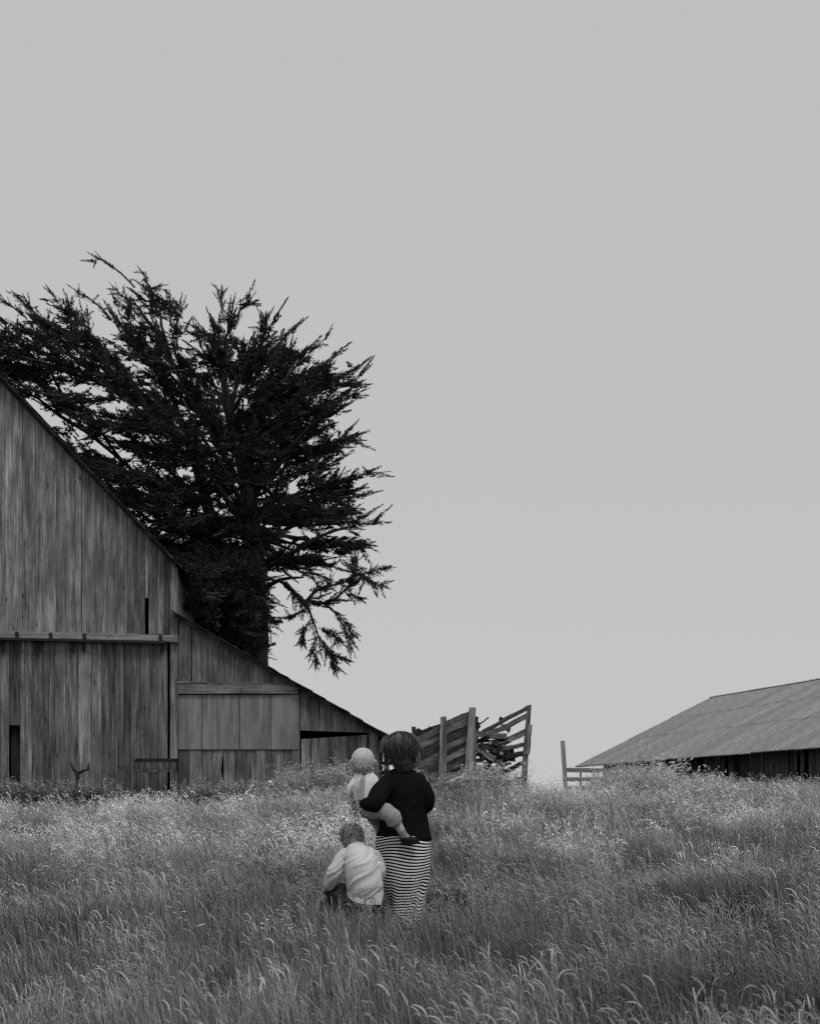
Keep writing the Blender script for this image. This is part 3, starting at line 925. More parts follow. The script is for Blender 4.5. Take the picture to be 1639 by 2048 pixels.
# boughs whose tips make the outline: (px, py, depth, arch, size, start px/py or None)
tips = [
    # right side, top to bottom
    (735, 748, -.5, .02, .9, (600, 800)), (722, 720, .4, .05, .9, (590, 790)), (684, 690, .2, .10, .8, (570, 770)), (664, 678, -.6, .08, .6, (585, 745)),
    (716, 770, .8, .03, .9, (580, 830)), (700, 800, -.8, .05, .9, (570, 850)), (690, 790, 1.2, .05, .9, (580, 850)), (655, 760, -1.4, .04, .9, (520, 820)),
    (590, 662, -.3, .12, .8, (510, 740)), (600, 690, .8, .1, .9, (520, 770)), (548, 608, .2, .16, .7, (490, 720)), (566, 640, -.8, .12, .8, (480, 740)),
    (510, 574, -.3, .16, .7, (455, 680)), (468, 572, .4, .12, .5, (450, 670)), (440, 616, .2, .1, .5, (430, 690)), (425, 640, -.6, .1, .8, (440, 730)),
    (725, 888, -.3, .0, .8, (570, 920)), (722, 855, .7, .02, .8, (570, 900)), (690, 860, 1.2, .02, .9, (570, 920)), (670, 828, -.9, .03, .9, (560, 880)),
    (757, 944, .2, .02, .85, (600, 985)), (742, 995, -.6, .0, .8, (600, 1000)), (720, 965, 1.0, .02, .9, (580, 1010)), (735, 1012, 1.3, .0, .8, (610, 1020)), (690, 940, -1.2, .02, .9, (560, 970)),
    (762, 1044, .1, -.02, .8, (600, 1050)), (745, 1082, .7, -.03, .8, (610, 1070)), (728, 1102, -.6, -.04, .8, (600, 1080)), (700, 1090, 1.2, -.02, .9, (580, 1080)), (700, 1040, -1.2, .0, .9, (580, 1040)),
    (680, 1100, -.2, -.05, .7, (580, 1100)), (690, 1140, .3, -.06, .5, (590, 1125)), (660, 1165, -.4, -.08, .5, (570, 1130)), (650, 1110, .8, -.03, .9, (540, 1110)), (640, 1125, -.8, -.03, .8, (540, 1120)),
    # top and left
    (358, 580, .3, .14, .6, (345, 690)), (338, 606, -.4, .1, .8, (360, 710)), (266, 503, .8, .05, .55, (318, 640)), (240, 560, 1.0, .05, .4, (300, 640)), (285, 590, .5, .1, .6, (330, 690)),
    (216, 618, .2, .08, .6, (300, 720)), (225, 600, -.8, .08, .5, (300, 700)), (105, 592, -1.2, .06, .7, (200, 720)), (130, 600, -.4, .08, .8, (230, 730)), (150, 640, -1.6, .06, .9, (260, 760)),
    (40, 600, -1.0, .06, .45, (130, 690)), (62, 640, -.4, .06, .7, (160, 730)), (0, 652, -1.2, .02, .8, (120, 710)), (-40, 690, -.6, .02, .9, (110, 740)), (-60, 640, .6, .05, .8, (60, 720)),
    (10, 700, 1.2, .03, .9, (120, 800)), (-70, 740, 1.2, .03, .9, (60, 780)), (60, 760, 1.0, .0, .8, (180, 830)), (20, 700, -1.8, .03, .9, (170, 760)), (100, 690, -2.0, .05, .9, (220, 780)),
    (-90, 700, -1.4, .03, .9, (60, 730)), (-30, 720, 0, .03, .9, (100, 740)), (300, 640, -1.0, .1, .9, (360, 760)), (180, 660, .8, .08, .9, (260, 760)), (395, 662, -.6, .12, .8, (420, 750)),
]
for (px, py, dy, arch, size, st) in tips:
    p1 = TP(px, py, dy)
    p0 = TP(st[0], st[1], dy * .5) if st else attach(p1)
    p1 = p1 - (p1 - p0).normalized() * (.42 if px < 560 else .08) * size
    q = attach(p0 + (TP(470, 1000) - p0).normalized() * 1.1, .1)
    if (q - p0).length > .25:
        add_twig([q, (q + p0) / 2 + Vector((0, 0, -.08)), p0], .06, .045)
    bough(p0, p1, arch, .95 if px > 560 else 1.05, size * (.98 if px > 560 else .92), .05, .04, flat=.45 if px > 560 else .7, sd=.75 if px > 560 else 1.0)
# thin straggling twigs at the top left
for pl in ([(262, 560), (235, 532), (205, 510), (190, 503), (180, 506)], [(215, 625), (190, 598), (165, 580), (148, 571)], [(95, 640), (60, 612), (36, 590), (30, 583)], [(40, 620), (15, 600), (0, 590)], [(438, 600), (436, 585), (437, 570)],
           [(270, 620), (245, 585), (222, 563)]):
    pts = resample([TP(a, b, .6) for a, b in pl], 9)
    add_twig(pts, .03, .012)
    for i in range(1, 9):
        for _ in range(2):
            add_spray(pts[i], (pts[i] - pts[i - 1]).normalized() + Vector((random.gauss(0, .6), random.gauss(0, .5), random.gauss(.1, .5))), random.uniform(.16, .36), .7)
# hanging branch on the lower right
hang = [
    ([(560, 1165), (590, 1190), (610, 1210), (640, 1185), (690, 1172), (712, 1160), (735, 1165), (760, 1180)], .055, .42),
    ([(708, 1164), (712, 1148), (708, 1134)], .03, .40),
    ([(715, 1160), (740, 1152), (768, 1146)], .02, .25),
    ([(610, 1208), (640, 1215), (665, 1212), (690, 1190), (705, 1175)], .04, .45),
    ([(575, 1172), (600, 1200), (618, 1218), (630, 1250), (640, 1280), (645, 1310)], .05, .30),
    ([(650, 1214), (670, 1232), (690, 1262), (704, 1300)], .03, .36),
    ([(628, 1245), (612, 1270), (607, 1290)], .02, .30),
    ([(640, 1280), (660, 1310), (668, 1335)], .02, .36),
    ([(640, 1275), (630, 1300), (634, 1325)], .015, .30),
    ([(618, 1225), (600, 1235), (585, 1240)], .015, .25),
    ([(640, 1262), (665, 1275), (680, 1290)], .015, .34),
    ([(645, 1300), (670, 1315), (686, 1322)], .015, .34),
    ([(675, 1240), (692, 1250), (705, 1275)], .015, .30),
    ([(600, 1150), (625, 1165), (650, 1185), (658, 1175)], .02, .25),
    ([(690, 1190), (710, 1200), (722, 1205)], .015, .25),
]
for pl, r0, sz in hang:
    pts = resample([TP(a, b, -.8 + random.gauss(0, .15)) for a, b in pl], len(pl) * 4)
    add_twig(pts, r0, .012)
    n = len(pts)
    for i in range(2, n):
        for _ in range(2 if r0 > .025 else 3):
            if random.random() < .85:
                tan = (pts[i] - pts[i - 1]).normalized()
                add_spray(pts[i], tan + Vector((random.gauss(0, .6), random.gauss(0, .6), random.gauss(-.1, .4))), sz * random.uniform(.35, 1.25), random.uniform(.6, 1.2))
# vine-like strand hanging beside the trunk
for pl in ([(537, 1150), (541, 1200), (543, 1250), (547, 1290)], [(540, 1215), (540, 1270), (541, 1310)]):
    pts = resample([TP(a, b, -.6) for a, b in pl], 10)
    add_twig(pts, .025, .010)
    for i in range(2, 9):
        add_spray(pts[i], Vector((random.gauss(0, .8), random.gauss(0, .5), -.6)), random.uniform(.15, .3), .6)

# inner boughs fill the crown, with gaps left where the sky shows
crown_poly = [(-140, 640), (-60, 640), (60, 670), (110, 660), (200, 680), (290, 660), (350, 645), (430, 640), (490, 650), (530, 690), (570, 730), (610, 750), (630, 780), (620, 830), (630, 880),
              (630, 930), (650, 960), (650, 1010), (650, 1060), (640, 1090), (620, 1100), (590, 1140), (560, 1170), (520, 1180), (500, 1240), (470, 1270), (400, 1230), (330, 1150), (200, 1010), (100, 890), (0, 790), (-140, 760)]
def in_poly(x, y, poly):
    c = False; j = len(poly) - 1
    for i in range(len(poly)):
        xi, yi = poly[i]; xj, yj = poly[j]
        if (yi > y) != (yj > y) and x < (xj - xi) * (y - yi) / (yj - yi) + xi: c = not c
        j = i
    return c
holes = [(155, 850, 45, 22), (100, 770, 45, 20), (60, 790, 40, 30), (225, 720, 40, 22), (265, 745, 35, 20), (440, 740, 34, 16), (385, 720, 22, 14), (330, 715, 20, 12), (205, 790, 18, 16), (470, 800, 28, 12),
         (420, 905, 16, 10), (500, 690, 45, 18), (600, 740, 35, 14), (130, 700, 28, 15), (60, 690, 30, 15), (300, 940, 20, 9), (430, 1100, 14, 12), (385, 1130, 18, 18), (590, 1090, 22, 9), (570, 950, 25, 9), (620, 830, 30, 9),
         (605, 1010, 22, 8), (540, 1150, 14, 8), (585, 1140, 26, 8), (460, 1250, 9, 22), (245, 930, 26, 12), (400, 975, 22, 10), (545, 1055, 14, 10), (345, 800, 26, 12), (530, 740, 30, 10), (170, 760, 25, 14), (15, 700, 30, 12)]
core = TP(490, 1010, 0)
cnt = 0; tries = 0
while cnt < 440 and tries < 9000:
    tries += 1
    px, py = random.uniform(-130, 725), random.uniform(600, 1275)
    if not in_poly(px, py, crown_poly): continue
    hole = False
    for hx, hy, hw, hh in holes:
        if ((px - hx) / (hw + 15)) ** 2 + ((py - hy) / (hh + 14)) ** 2 < 1: hole = True; break
    if hole: continue
    if mnoise.noise(Vector((px * .013, py * .030, 3.1))) + .45 * mnoise.noise(Vector((px * .035, py * .06, 8.1))) > .13: continue
    # sparser towards the left
    if px < 250 and random.random() < .3: continue
    if px > 590 and random.random() < .4: continue
    if py < 700 and random.random() < .3: continue
    rad = math.hypot((px - 440) / 420.0, (py - 950) / 380.0)
    dmax = 3.6 * math.sqrt(max(.06, 1 - min(rad, 1) ** 2))
    dy = random.uniform(-dmax, dmax) * (1 if py < 1180 else .9)
    c = TP(px, py, dy)
    outd = (c - core); outd.z *= .22
    outd = outd.normalized() if outd.length > .3 else Vector((random.gauss(0, 1), random.gauss(0, 1), .1)).normalized()
    dd = (outd + Vector((random.gauss(0, .35), random.gauss(0, .5), random.gauss(.12, .2)))).normalized()
    L = random.uniform(.9, 1.8)
    bough(c - dd * L * .5, c + dd * L * .5, .05, .95, .8, .05, .03, flat=.6, sd=.8)
    cnt += 1
# low boughs reaching forward over the lean-to roof
for _ in range(60):
    px = random.uniform(395, 500); py = random.uniform(1215, 1300)
    if py > 1228 + (px - 357) * .58 - 6: continue
    c = TP(px, py, random.uniform(-.6, 1.8)); dd = Vector((random.gauss(-.3, .6), random.gauss(0, .6), -.1)).normalized()
    bough(c - dd * .6, c + dd * .6, .04, .9, .7, .05, .03)
for _ in range(170):
    px, py = random.uniform(358, 505), random.uniform(1125, 1275)
    if py > 1228 + (px - 357) * .58 - 14: continue
    dy = random.uniform(-7.4, -1.0) if px < 430 else random.uniform(-5, -1)
    c = TP(px, py, dy)
    sc = (TD + dy) / TD
    c = P(px, py, TD + dy)
    dd = Vector((random.gauss(-.2, .5), -.8, random.gauss(.05, .15))).normalized()
    bough(c + Vector((0, .8, 0)), c + dd * .5, .04, .9, .75, .05, .03)
tw = mk("twigs", twig_v, twig_f, M['bark']); world_parent(tw, tree)
A = np.concatenate(spr_acc, axis=0)
fv = A.reshape(-1, 3); ft = np.arange(len(fv)).reshape(-1, 3)
mk_np("crown", fv, ft, M['needle'], tree)
print("crown tris", len(ft))

# ------------------------------------------------------------------ people
M['knit'] = plain_mat("black_knit", .0085, .95, 40, .25, .5, 160, .05)
M['skin'] = plain_mat("skin", .42, .6, 8, .08, .0, 60, .3)
M['hair_dark'] = plain_mat("dark_hair", .030, .55, 60, .5, 0, 60, .3)
M['hair_lit'] = plain_mat("highlight_hair", .17, .5, 60, .4, 0, 60, .35)  # paler copy of the dark hair: highlights put into the strand colour
M['hair_curl'] = plain_mat("curly_hair", .17, .6, 50, .6, 0, 60, .3)
M['hair_blond'] = plain_mat("blond_hair", .66, .8, 60, .08, 0, 60, .3)
M['hair_blond2'] = plain_mat("mid_grey_hair", .26, .6, 60, .3, 0, 60, .3)
M['shirt'] = plain_mat("white_shirt", .68, .9, 7, .05, .12, 90, .1)
M['shirt_boy'] = plain_mat("pale_shirt", .58, .9, 6, .08, .12, 90, .1)
M['overall'] = plain_mat("grey_twill", .30, .9, 30, .15, .4, 200, .1)
M['denim'] = plain_mat("dark_denim", .055, .9, 14, .7, .5, 120, .1)
M['sock'] = plain_mat("grey_sock", .20, .95, 40, .2, .4, 150, .1)
M['shoe'] = plain_mat("black_shoe", .010, .6, 10, .3, .0, 60, .12)
M['eye'] = plain_mat("eye", .5, .3, 5, .05)
M['button'] = plain_mat("dark_button", .04, .4, 5, .1)

def stripe_mat():
    m, nt, out = new_mat("striped_jersey")
    bs = nd(nt, "ShaderNodeBsdfPrincipled"); bs.inputs['Roughness'].default_value = .95; bs.inputs['Specular IOR Level'].default_value = .05
    at = nd(nt, "ShaderNodeAttribute", attribute_type='GEOMETRY', attribute_name='stripe')
    fr = mth(nt, 'FRACT', mth(nt, 'DIVIDE', at.outputs['Fac'], .0252))
    st = ramp(nt, fr, [(.0, .0), (.40, .0), (.47, 1.0), (.93, 1.0), (1.0, 0.0)])
    v = mth(nt, 'MULTIPLY_ADD', st, .72, .012)
    nt.links.new(v, bs.inputs['Base Color']); nt.links.new(bs.outputs[0], out.inputs[0])
    return m
M['stripe'] = stripe_mat()

def ring_loft(rings, n=24):
    """rings: (center, half-width x, half-depth y) stacked; returns closed mesh"""
    v = []; f = []
    for c, a, b in rings:
        for k in range(n):
            an = 2 * math.pi * k / n
            v.append((c[0] + a * math.cos(an), c[1] + b * math.sin(an), c[2]))
    m = len(rings)
    for i in range(m - 1):
        for k in range(n):
            k2 = (k + 1) % n
            f.append((i * n + k, i * n + k2, (i + 1) * n + k2, (i + 1) * n + k))
    f.append(tuple(range(n - 1, -1, -1))); f.append(tuple((m - 1) * n + k for k in range(n)))
    return v, f

def ball(c, r, n=12, m=8, sc=(1, 1, 1)):
    rings = []
    for i in range(1, m):
        t = math.pi * i / m
        rings.append(((c[0], c[1], c[2] - math.cos(t) * r * sc[2]), math.sin(t) * r * sc[0], math.sin(t) * r * sc[1]))
    return ring_loft(rings, n)

def tube(pts, radii, sides=12, sub=4):
    n = (len(pts) - 1) * sub + 1
    rp = resample(pts, n)
    rr = [float(np.interp(i / (n - 1), np.linspace(0, 1, len(radii)), radii)) for i in range(n)]
    # rounded ends
    d0 = (rp[0] - rp[1]).normalized(); d1 = (rp[-1] - rp[-2]).normalized()
    rp = [rp[0] + d0 * rr[0] * .8, rp[0] + d0 * rr[0] * .45] + rp + [rp[-1] + d1 * rr[-1] * .45, rp[-1] + d1 * rr[-1] * .8]
    rr = [rr[0] * .3, rr[0] * .8] + rr + [rr[-1] * .8, rr[-1] * .3]
    return tube_mesh(rp, rr, sides)

tex_c = bpy.data.textures.new("folds", 'CLOUDS'); tex_c.noise_scale = .10; tex_c.noise_depth = 2
tex_f = bpy.data.textures.new("small_folds", 'CLOUDS'); tex_f.noise_scale = .045; tex_f.noise_depth = 2

def fuse(name, pieces, mat, parent, voxel=.008, smooth=6, fold=0.0, ftex=None, crease=None):
    """join overlapping closed pieces into one continuous surface"""
    v = []; f = []
    for pv, pf in pieces:
        b = len(v); v += [tuple(p) for p in pv]; f += [tuple(i + b for i in q) for q in pf]
    o = mk(name, v, f, mat); fix_normals(o)
    r = o.modifiers.new("r", 'REMESH'); r.mode = 'VOXEL'; r.voxel_size = voxel; r.use_smooth_shade = True
    if smooth:
        s = o.modifiers.new("s", 'SMOOTH'); s.iterations = smooth; s.factor = .5
    if fold:
        d = o.modifiers.new("d", 'DISPLACE'); d.texture = ftex or tex_c; d.strength = fold; d.mid_level = .5; d.texture_coords = 'LOCAL'
    bpy.context.view_layer.update()
    dg = bpy.context.evaluated_depsgraph_get()
    me = bpy.data.meshes.new_from_object(o.evaluated_get(dg))
    old = o.data
    o.modifiers.clear()
    o.data = me; bpy.data.meshes.remove(old)
    me.name = name
    if crease:
        amp, dirv, fine, seed = crease
        dv = Vector(dirv).normalized(); ov = Vector((0, 1, 0)); pv = dv.cross(ov).normalized()
        nv = len(me.vertices); cos = np.zeros(nv * 3, np.float32); nos = np.zeros(nv * 3, np.float32)
        me.vertices.foreach_get('co', cos); me.vertices.foreach_get('normal', nos)
        cos = cos.reshape(-1, 3); nos = nos.reshape(-1, 3); hs = np.zeros(nv, np.float32)
        for vi in range(nv):
            c = Vector(cos[vi]); w1 = mnoise.noise(c * 5 + Vector((seed, 0, 0))) * .25
            q = Vector((c.dot(dv) * 2.2, c.dot(pv) * fine + w1 * 4, c.y * 5 + seed))
            n1 = mnoise.noise(q); n2 = mnoise.noise(q * 2.1 + Vector((3, 1, 7)))
            hgt = (1 - 2.2 * abs(n1)) * .7 + n2 * .35
            hs[vi] = amp * (hgt - .3)
        me.vertices.foreach_set('co', (cos + nos * hs[:, None]).ravel())
        me.update()
    me.polygons.foreach_set("use_smooth", [True] * len(me.polygons))
    if parent is not None: world_parent(o, parent)
    return o

def strands(name, paths, mat, parent, w=.003):
    """tapered flat hair strands"""
    v = []; t = []
    for pts in paths:
        n = len(pts)
        sd = Vector((random.gauss(0, 1), random.gauss(0, .4), random.gauss(0, 1)))
        b = len(v)
        for i, p in enumerate(pts):
            tg = (pts[min(i + 1, n - 1)] - pts[max(i - 1, 0)])
            s = tg.cross(Vector((0, 1, 0)) + sd * .5)
            s = s.normalized() if s.length > 1e-9 else Vector((1, 0, 0))
            ww = w * (1 - .85 * (i / (n - 1)) ** 2) * .5
            v.append(tuple(p + s * ww)); v.append(tuple(p - s * ww))
        for i in range(n - 1):
            a = b + 2 * i
            t.append((a, a + 1, a + 3)); t.append((a, a + 3, a + 2))
    return mk_np(name, np.array(v), np.array(t), mat, parent)

def hand_pieces(wrist, mid, palm_n, size=1.0, curl=.5, thumb_side=1):
    """palm and five curled fingers; mid = direction of the fingers, palm_n = direction the palm faces"""
    wrist = Vector(wrist); u = Vector(mid).normalized(); n = Vector(palm_n); n = (n - u * n.dot(u)).normalized()
    s = u.cross(n) * thumb_side
    out = []
    L = .085 * size
    for k in (-1, -.35, .35, 1):
        out.append(tube([wrist + s * k * .014 * size, wrist + u * L * .5 + s * k * .028 * size, wrist + u * L + s * k * .032 * size], [.014 * size, .014 * size, .011 * size], 8, 3))
    for k, fl in ((1, .068), (.35, .078), (-.35, .073), (-1, .056)):
        b = wrist + u * L + s * k * .030 * size
        p = [b]; ang = 0
        for seg in (.45, .32, .23):
            ang += curl
            p.append(p[-1] + (u * math.cos(ang) + n * math.sin(ang)) * fl * seg * size)
        out.append(tube(p, [.0098 * size, .009 * size, .0082 * size, .0068 * size], 8, 3))
    b = wrist + u * L * .3 + s * .028 * size
    out.append(tube([b, b + (s * .8 + u * .5 + n * .3).normalized() * .034 * size, b + (s * .6 + u * .9 + n * .6).normalized() * .066 * size], [.013 * size, .011 * size, .008 * size], 8, 3))
    return out

def head_pieces(c, r, face=Vector((0, 1, 0))):
    """skull, jaw, nose, brow, lips and ears; r = half head height"""
    c = Vector(c); fdir = Vector(face).normalized(); up = Vector((0, 0, 1)); s = fdir.cross(up).normalized()
    out = [ball(c + up * .18 * r - fdir * .06 * r, r * .80, 16, 10, (.93, 1.06, 1.0))]
    out.append(tube([c + up * .1 * r + fdir * .25 * r, c - up * .45 * r + fdir * .30 * r, c - up * .78 * r + fdir * .42 * r], [.60 * r, .50 * r, .26 * r], 12, 3))
    out.append(tube([c + up * .22 * r + fdir * .80 * r, c - up * .12 * r + fdir * .97 * r], [.07 * r, .13 * r], 8, 2))
    out.append(tube([c - up * .40 * r + fdir * .74 * r - s * .18 * r, c - up * .40 * r + fdir * .82 * r, c - up * .40 * r + fdir * .74 * r + s * .18 * r], [.06 * r, .09 * r, .06 * r], 8, 2))
    for k in (-1, 1):
        out.append(tube([c + s * k * .76 * r - up * .26 * r, c + s * k * 1.0 * r - fdir * .14 * r - up * .06 * r, c + s * k * .92 * r - fdir * .06 * r + up * .14 * r], [.08 * r, .12 * r, .09 * r], 8, 2))
    return out
def eyes(c, r, face, parent):
    c = Vector(c); fdir = Vector(face).normalized(); s = fdir.cross(Vector((0, 0, 1))).normalized()
    for k in (-1, 1):
        v, f = ball(c + s * k * .32 * r + fdir * .70 * r + Vector((0, 0, .02 * r)), .12 * r, 10, 6)
        o = mk("eye", v, f, M['eye'], smooth=True); fix_normals(o); world_parent(o, parent)

# ---- woman, seen from behind
WD = 12.0
def WP(px, py, dy=0.0): return P(px, py, WD) + Vector((0, dy, 0))
PXM = FPX / WD
gz = ground_z(-.05, WD)
woman = empty("person", (WP(810, 1620).x, WD, gz), "woman in black sweater and striped long skirt, standing with her back turned, carrying the toddler", "person")
wh = WP(803, 1500, .02)
body = head_pieces(wh, .115, Vector((-.25, 1, 0)))
body += [tube([wh + Vector((0, .01, -.05)), WP(805, 1540, .015)], [.048, .046], 12, 3)]
def WR(py, cx, hw, hd, dy=0.0): return (WP(cx, py, dy), hw / PXM, hd)
body += [ring_loft([WR(y, c, w, d) for y, c, w, d in ((1800, 815, 26, .10), (1740, 808, 42, .13), (1700, 806, 46, .135), (1650, 807, 38, .115), (1600, 807, 39, .11), (1565, 806, 38, .10), (1550, 806, 28, .07), (1545, 806, 12, .045))])]
for k, px in ((-1, 800), (1, 826)):
    body.append(tube([WP(px, 1760, 0), WP(px + k * 1, 1810, .02), WP(px + k * 2, 1868 - 6, 0)], [.075, .055, .038], 10, 3))
    foot = WP(px + k * 3, 1620, 0); foot.z = gz + .035
    body.append(tube([foot + Vector((0, -.05, .01)), foot + Vector((k * .01, .08, 0)), foot + Vector((k * .02, .16, -.008))], [.036, .038, .025], 10, 3))
# right arm bends forward, left arm hooks round the toddler
RA = [WP(838, 1562, 0), WP(852, 1590, -.02), WP(853, 1612, 0), WP(845, 1604, .16), WP(826, 1592, .30)]
LA = [WP(772, 1562, -.04), WP(757, 1585, -.17), WP(750, 1609, -.28), WP(740, 1610, -.25), WP(727, 1607, -.19)]
body += [tube(RA, [.045, .042, .036, .034, .026], 12), tube(LA, [.045, .042, .038, .034, .026], 12)]
body += hand_pieces(RA[-1], Vector((-.8, .5, .1)), Vector((-.3, -1, 0)), 1.0, .4, 1)
body += hand_pieces(WP(726, 1607, -.185), Vector((-.75, .75, -.35)), Vector((.6, .7, 0)), .9, .5, -1)
fuse("body", body, M['skin'], woman, .0055, 3)
eyes(wh, .115, Vector((-.25, 1, 0)), woman)
# sweater
sw = [ring_loft([WR(y, c, w, d) for y, c, w, d in ((1681, 807.5, 57, .170), (1668, 807.5, 54, .160), (1650, 808, 48.5, .150), (1625, 808, 45, .140), (1600, 808, 45, .135), (1580, 807, 46, .13), (1564, 806, 45, .115), (1552, 805, 38, .095), (1543, 805, 26, .075), (1537, 805, 17, .062))])]
sw += [tube([WP(833, 1562, 0)] + RA[1:4] + [WP(832, 1596, .26)], [.078, .070, .055, .050, .042], 14)]
sw += [tube([WP(782, 1560, -.02), WP(761, 1584, -.17), WP(751, 1606, -.27), WP(740, 1609, -.25), WP(731, 1608, -.205)], [.075, .080, .072, .062, .048], 14)]
sweater = fuse("sweater", sw, M['knit'], woman, .009, 8, crease=(.012, (.4, 0, 1), 8.0, 1.0))
# cut the hem level: thin dark welt below
# skirt: striped jersey tube
prof = [(1672, 751, 862, .165), (1690, 750, 861, .168), (1720, 752, 861, .168), (1740, 757, 860, .16), (1760, 763, 857, .150), (1780, 768, 853, .135), (1800, 772, 850.5, .122), (1815, 775, 850, .118), (1830, 777, 856, .125), (1850, 775, 866, .145), (1872, 770, 874, .17)]
ny, nx = 90, 56
yy = np.linspace(1672, 1871, ny)
v = []; f = []; stripe = []
py_ = [p[0] for p in prof]
for i, y in enumerate(yy):
    l = np.interp(y, py_, [p[1] for p in prof]); r = np.interp(y, py_, [p[2] for p in prof]); d = np.interp(y, py_, [p[3] for p in prof])
    low = max(0, (y - 1735) / 115)
    for k in range(nx):
        an = 2 * math.pi * k / nx
        ca, sa = math.cos(an), math.sin(an)
        fold = 1 + low * .10 * math.sin(an * 7 + y * .03) + .02 * math.sin(an * 3 + y * .05)
        cx = (l + r) / 2; hw = (r - l) / 2
        px = cx + hw * ca * (fold if abs(ca) < .9 else 1 + (fold - 1) * .3)
        p = WP(px, y)
        yb = WD + d * sa * fold
        # stretched cloth: stripes bow up in the middle of the back and sag to the right near the knees
        dz = 0.022 * (max(0, -sa)) ** 1.5 * max(0, 1 - (y - 1672) / 120.0) + .012 * math.sin(an * 2 + .6) * min(1, (y - 1672) / 60.0)
        dz += .016 * math.sin(an * 5 + y * .06) * low + .009 * math.sin(an * 9 + y * .09) * low + .008 * math.sin(an * 3 + y * .045)
        v.append((p.x, yb, p.z)); stripe.append(p.z - dz + 10)
for i in range(ny - 1):
    for k in range(nx):
        k2 = (k + 1) % nx
        f.append((i * nx + k, (i + 1) * nx + k, (i + 1) * nx + k2, i * nx + k2))
skirt = mk("skirt", v, f, M['stripe'], smooth=True)
at = skirt.data.attributes.new("stripe", 'FLOAT', 'POINT'); at.data.foreach_set("value", np.array(stripe, np.float32))
fix_normals(skirt); world_parent(skirt, woman)
# hair: dense cap plus loose windblown strands
hc = WP(803, 1499, .0)
fuse("hair", [ball(hc, .130, 18, 12, (.98, 1.0, .96)), tube([WP(802, 1508, -.03), WP(808, 1534, -.035)], [.115, .085], 14, 3),
              ball(WP(774, 1487, .02), .048, 10, 8), ball(WP(824, 1514, .0), .062, 10, 8), ball(WP(820, 1527, -.01), .05, 10, 8)], M['hair_dark'], woman, .010, 6, .02, tex_f)
def clump(paths, kids, spread):
    out = []
    for g in paths:
        n = len(g)
        for _ in range(kids):
            o0 = Vector((random.gauss(0, 1), random.gauss(0, 1), random.gauss(0, 1))) * spread
            o1 = o0 * random.uniform(.1, .9) + Vector((random.gauss(0, 1), random.gauss(0, 1), random.gauss(0, 1))) * spread * .35
            cut = random.randint(max(3, n - 3), n)
            out.append([p + o0.lerp(o1, i / (n - 1)) for i, p in enumerate(g[:cut])])
    return out
def hair_paths(n, c, rx, ry, rz, drop, flick, crown=(0, 0, 1), back_only=True, nseg=8, jit=.006, top=.9):
    out = []
    for _ in range(n):
        az = random.uniform(0, 2 * math.pi)
        if back_only and math.sin(az) > .55 and random.random() < .7: az = -az
        t0 = random.uniform(.02, .55); t1 = min(2.6, t0 + random.uniform(.7, 1.3) * drop)
        pts = []
        j = Vector((random.gauss(0, jit), random.gauss(0, jit), random.gauss(0, jit)))
        lift = random.uniform(1.0, 1.0 + .06 * min(1, jit / .006))
        tw = random.gauss(0, .5)
        for i in range(nseg):
            u = i / (nseg - 1); t = t0 + (t1 - t0) * u
            a = az + tw * u
            q = Vector((math.cos(a) * math.sin(t) * rx, math.sin(a) * math.sin(t) * ry, math.cos(t) * rz)) * lift
            if t > 1.75: q += Vector((math.cos(a), math.sin(a), 0)) * flick * (t - 1.75) * random.uniform(.5, 1.3) * .1
            pts.append(Vector(c) + q + j * u * 1.6)
        out.append(pts)
    return out
strands("hair_strands", clump(hair_paths(110, hc, .131, .135, .130, 1.75, -.25, nseg=10, jit=.010), 16, .009) + hair_paths(90, hc, .144, .142, .134, 1.8, .2, nseg=10, jit=.016), M['hair_dark'], woman, .0040)
strands("hair_highlights", clump(hair_paths(60, hc + Vector((0, 0, .003)), .135, .140, .134, 1.1, .0, nseg=9, jit=.010), 12, .006) + hair_paths(50, hc, .148, .146, .139, 1.4, .2, nseg=9, jit=.016), M['hair_lit'], woman, .0024)
nape = []
for _ in range(520):
    a = random.uniform(-2.95, -.2); z0_ = random.uniform(-.01, .05); rr_ = random.uniform(.98, 1.05); e_ = random.uniform(.86, 1.12); sw_ = random.gauss(.12, .22)
    pts = []
    for i in range(8):
        u = i / 7; aa = a + sw_ * u
        rx_ = (.133 - .048 * u * u) * rr_ * (1 + (e_ - 1) * u); z_ = z0_ - (.135 + z0_ * .8) * u
        pts.append(hc + Vector((.012 * u + math.cos(aa) * rx_, -.012 * u + math.sin(aa) * rx_ * .98, z_)) + Vector((random.gauss(0, .002), 0, random.gauss(0, .002))))
    nape.append(pts)
strands("hair_nape", nape[:400], M['hair_dark'], woman, .0034)
strands("hair_nape", nape[400:], M['hair_lit'], woman, .0022)
# blown lock on the left and flicked ends on the right
lk = []
for _ in range(150):
    p0 = WP(random.uniform(778, 800), random.uniform(1470, 1482), random.uniform(-.05, .05))
    p1 = WP(random.uniform(764, 774), random.uniform(1476, 1492), random.uniform(-.05, .05))
    p2 = WP(random.uniform(757, 768), random.uniform(1488, 1508), random.uniform(-.04, .04))
    lk.append(resample([p0, p1, p2], 7))
for _ in range(260):
    p0 = WP(random.uniform(815, 836), random.uniform(1485, 1505), random.uniform(-.08, .03))
    p1 = WP(random.uniform(830, 841), random.uniform(1508, 1520), random.uniform(-.08, .03))
    p2 = WP(random.uniform(822, 840), random.uniform(1524, 1538), random.uniform(-.08, .03))
    lk.append(resample([p0, p1, p2], 7))
strands("hair_locks", lk, M['hair_lit'], woman, .0036)

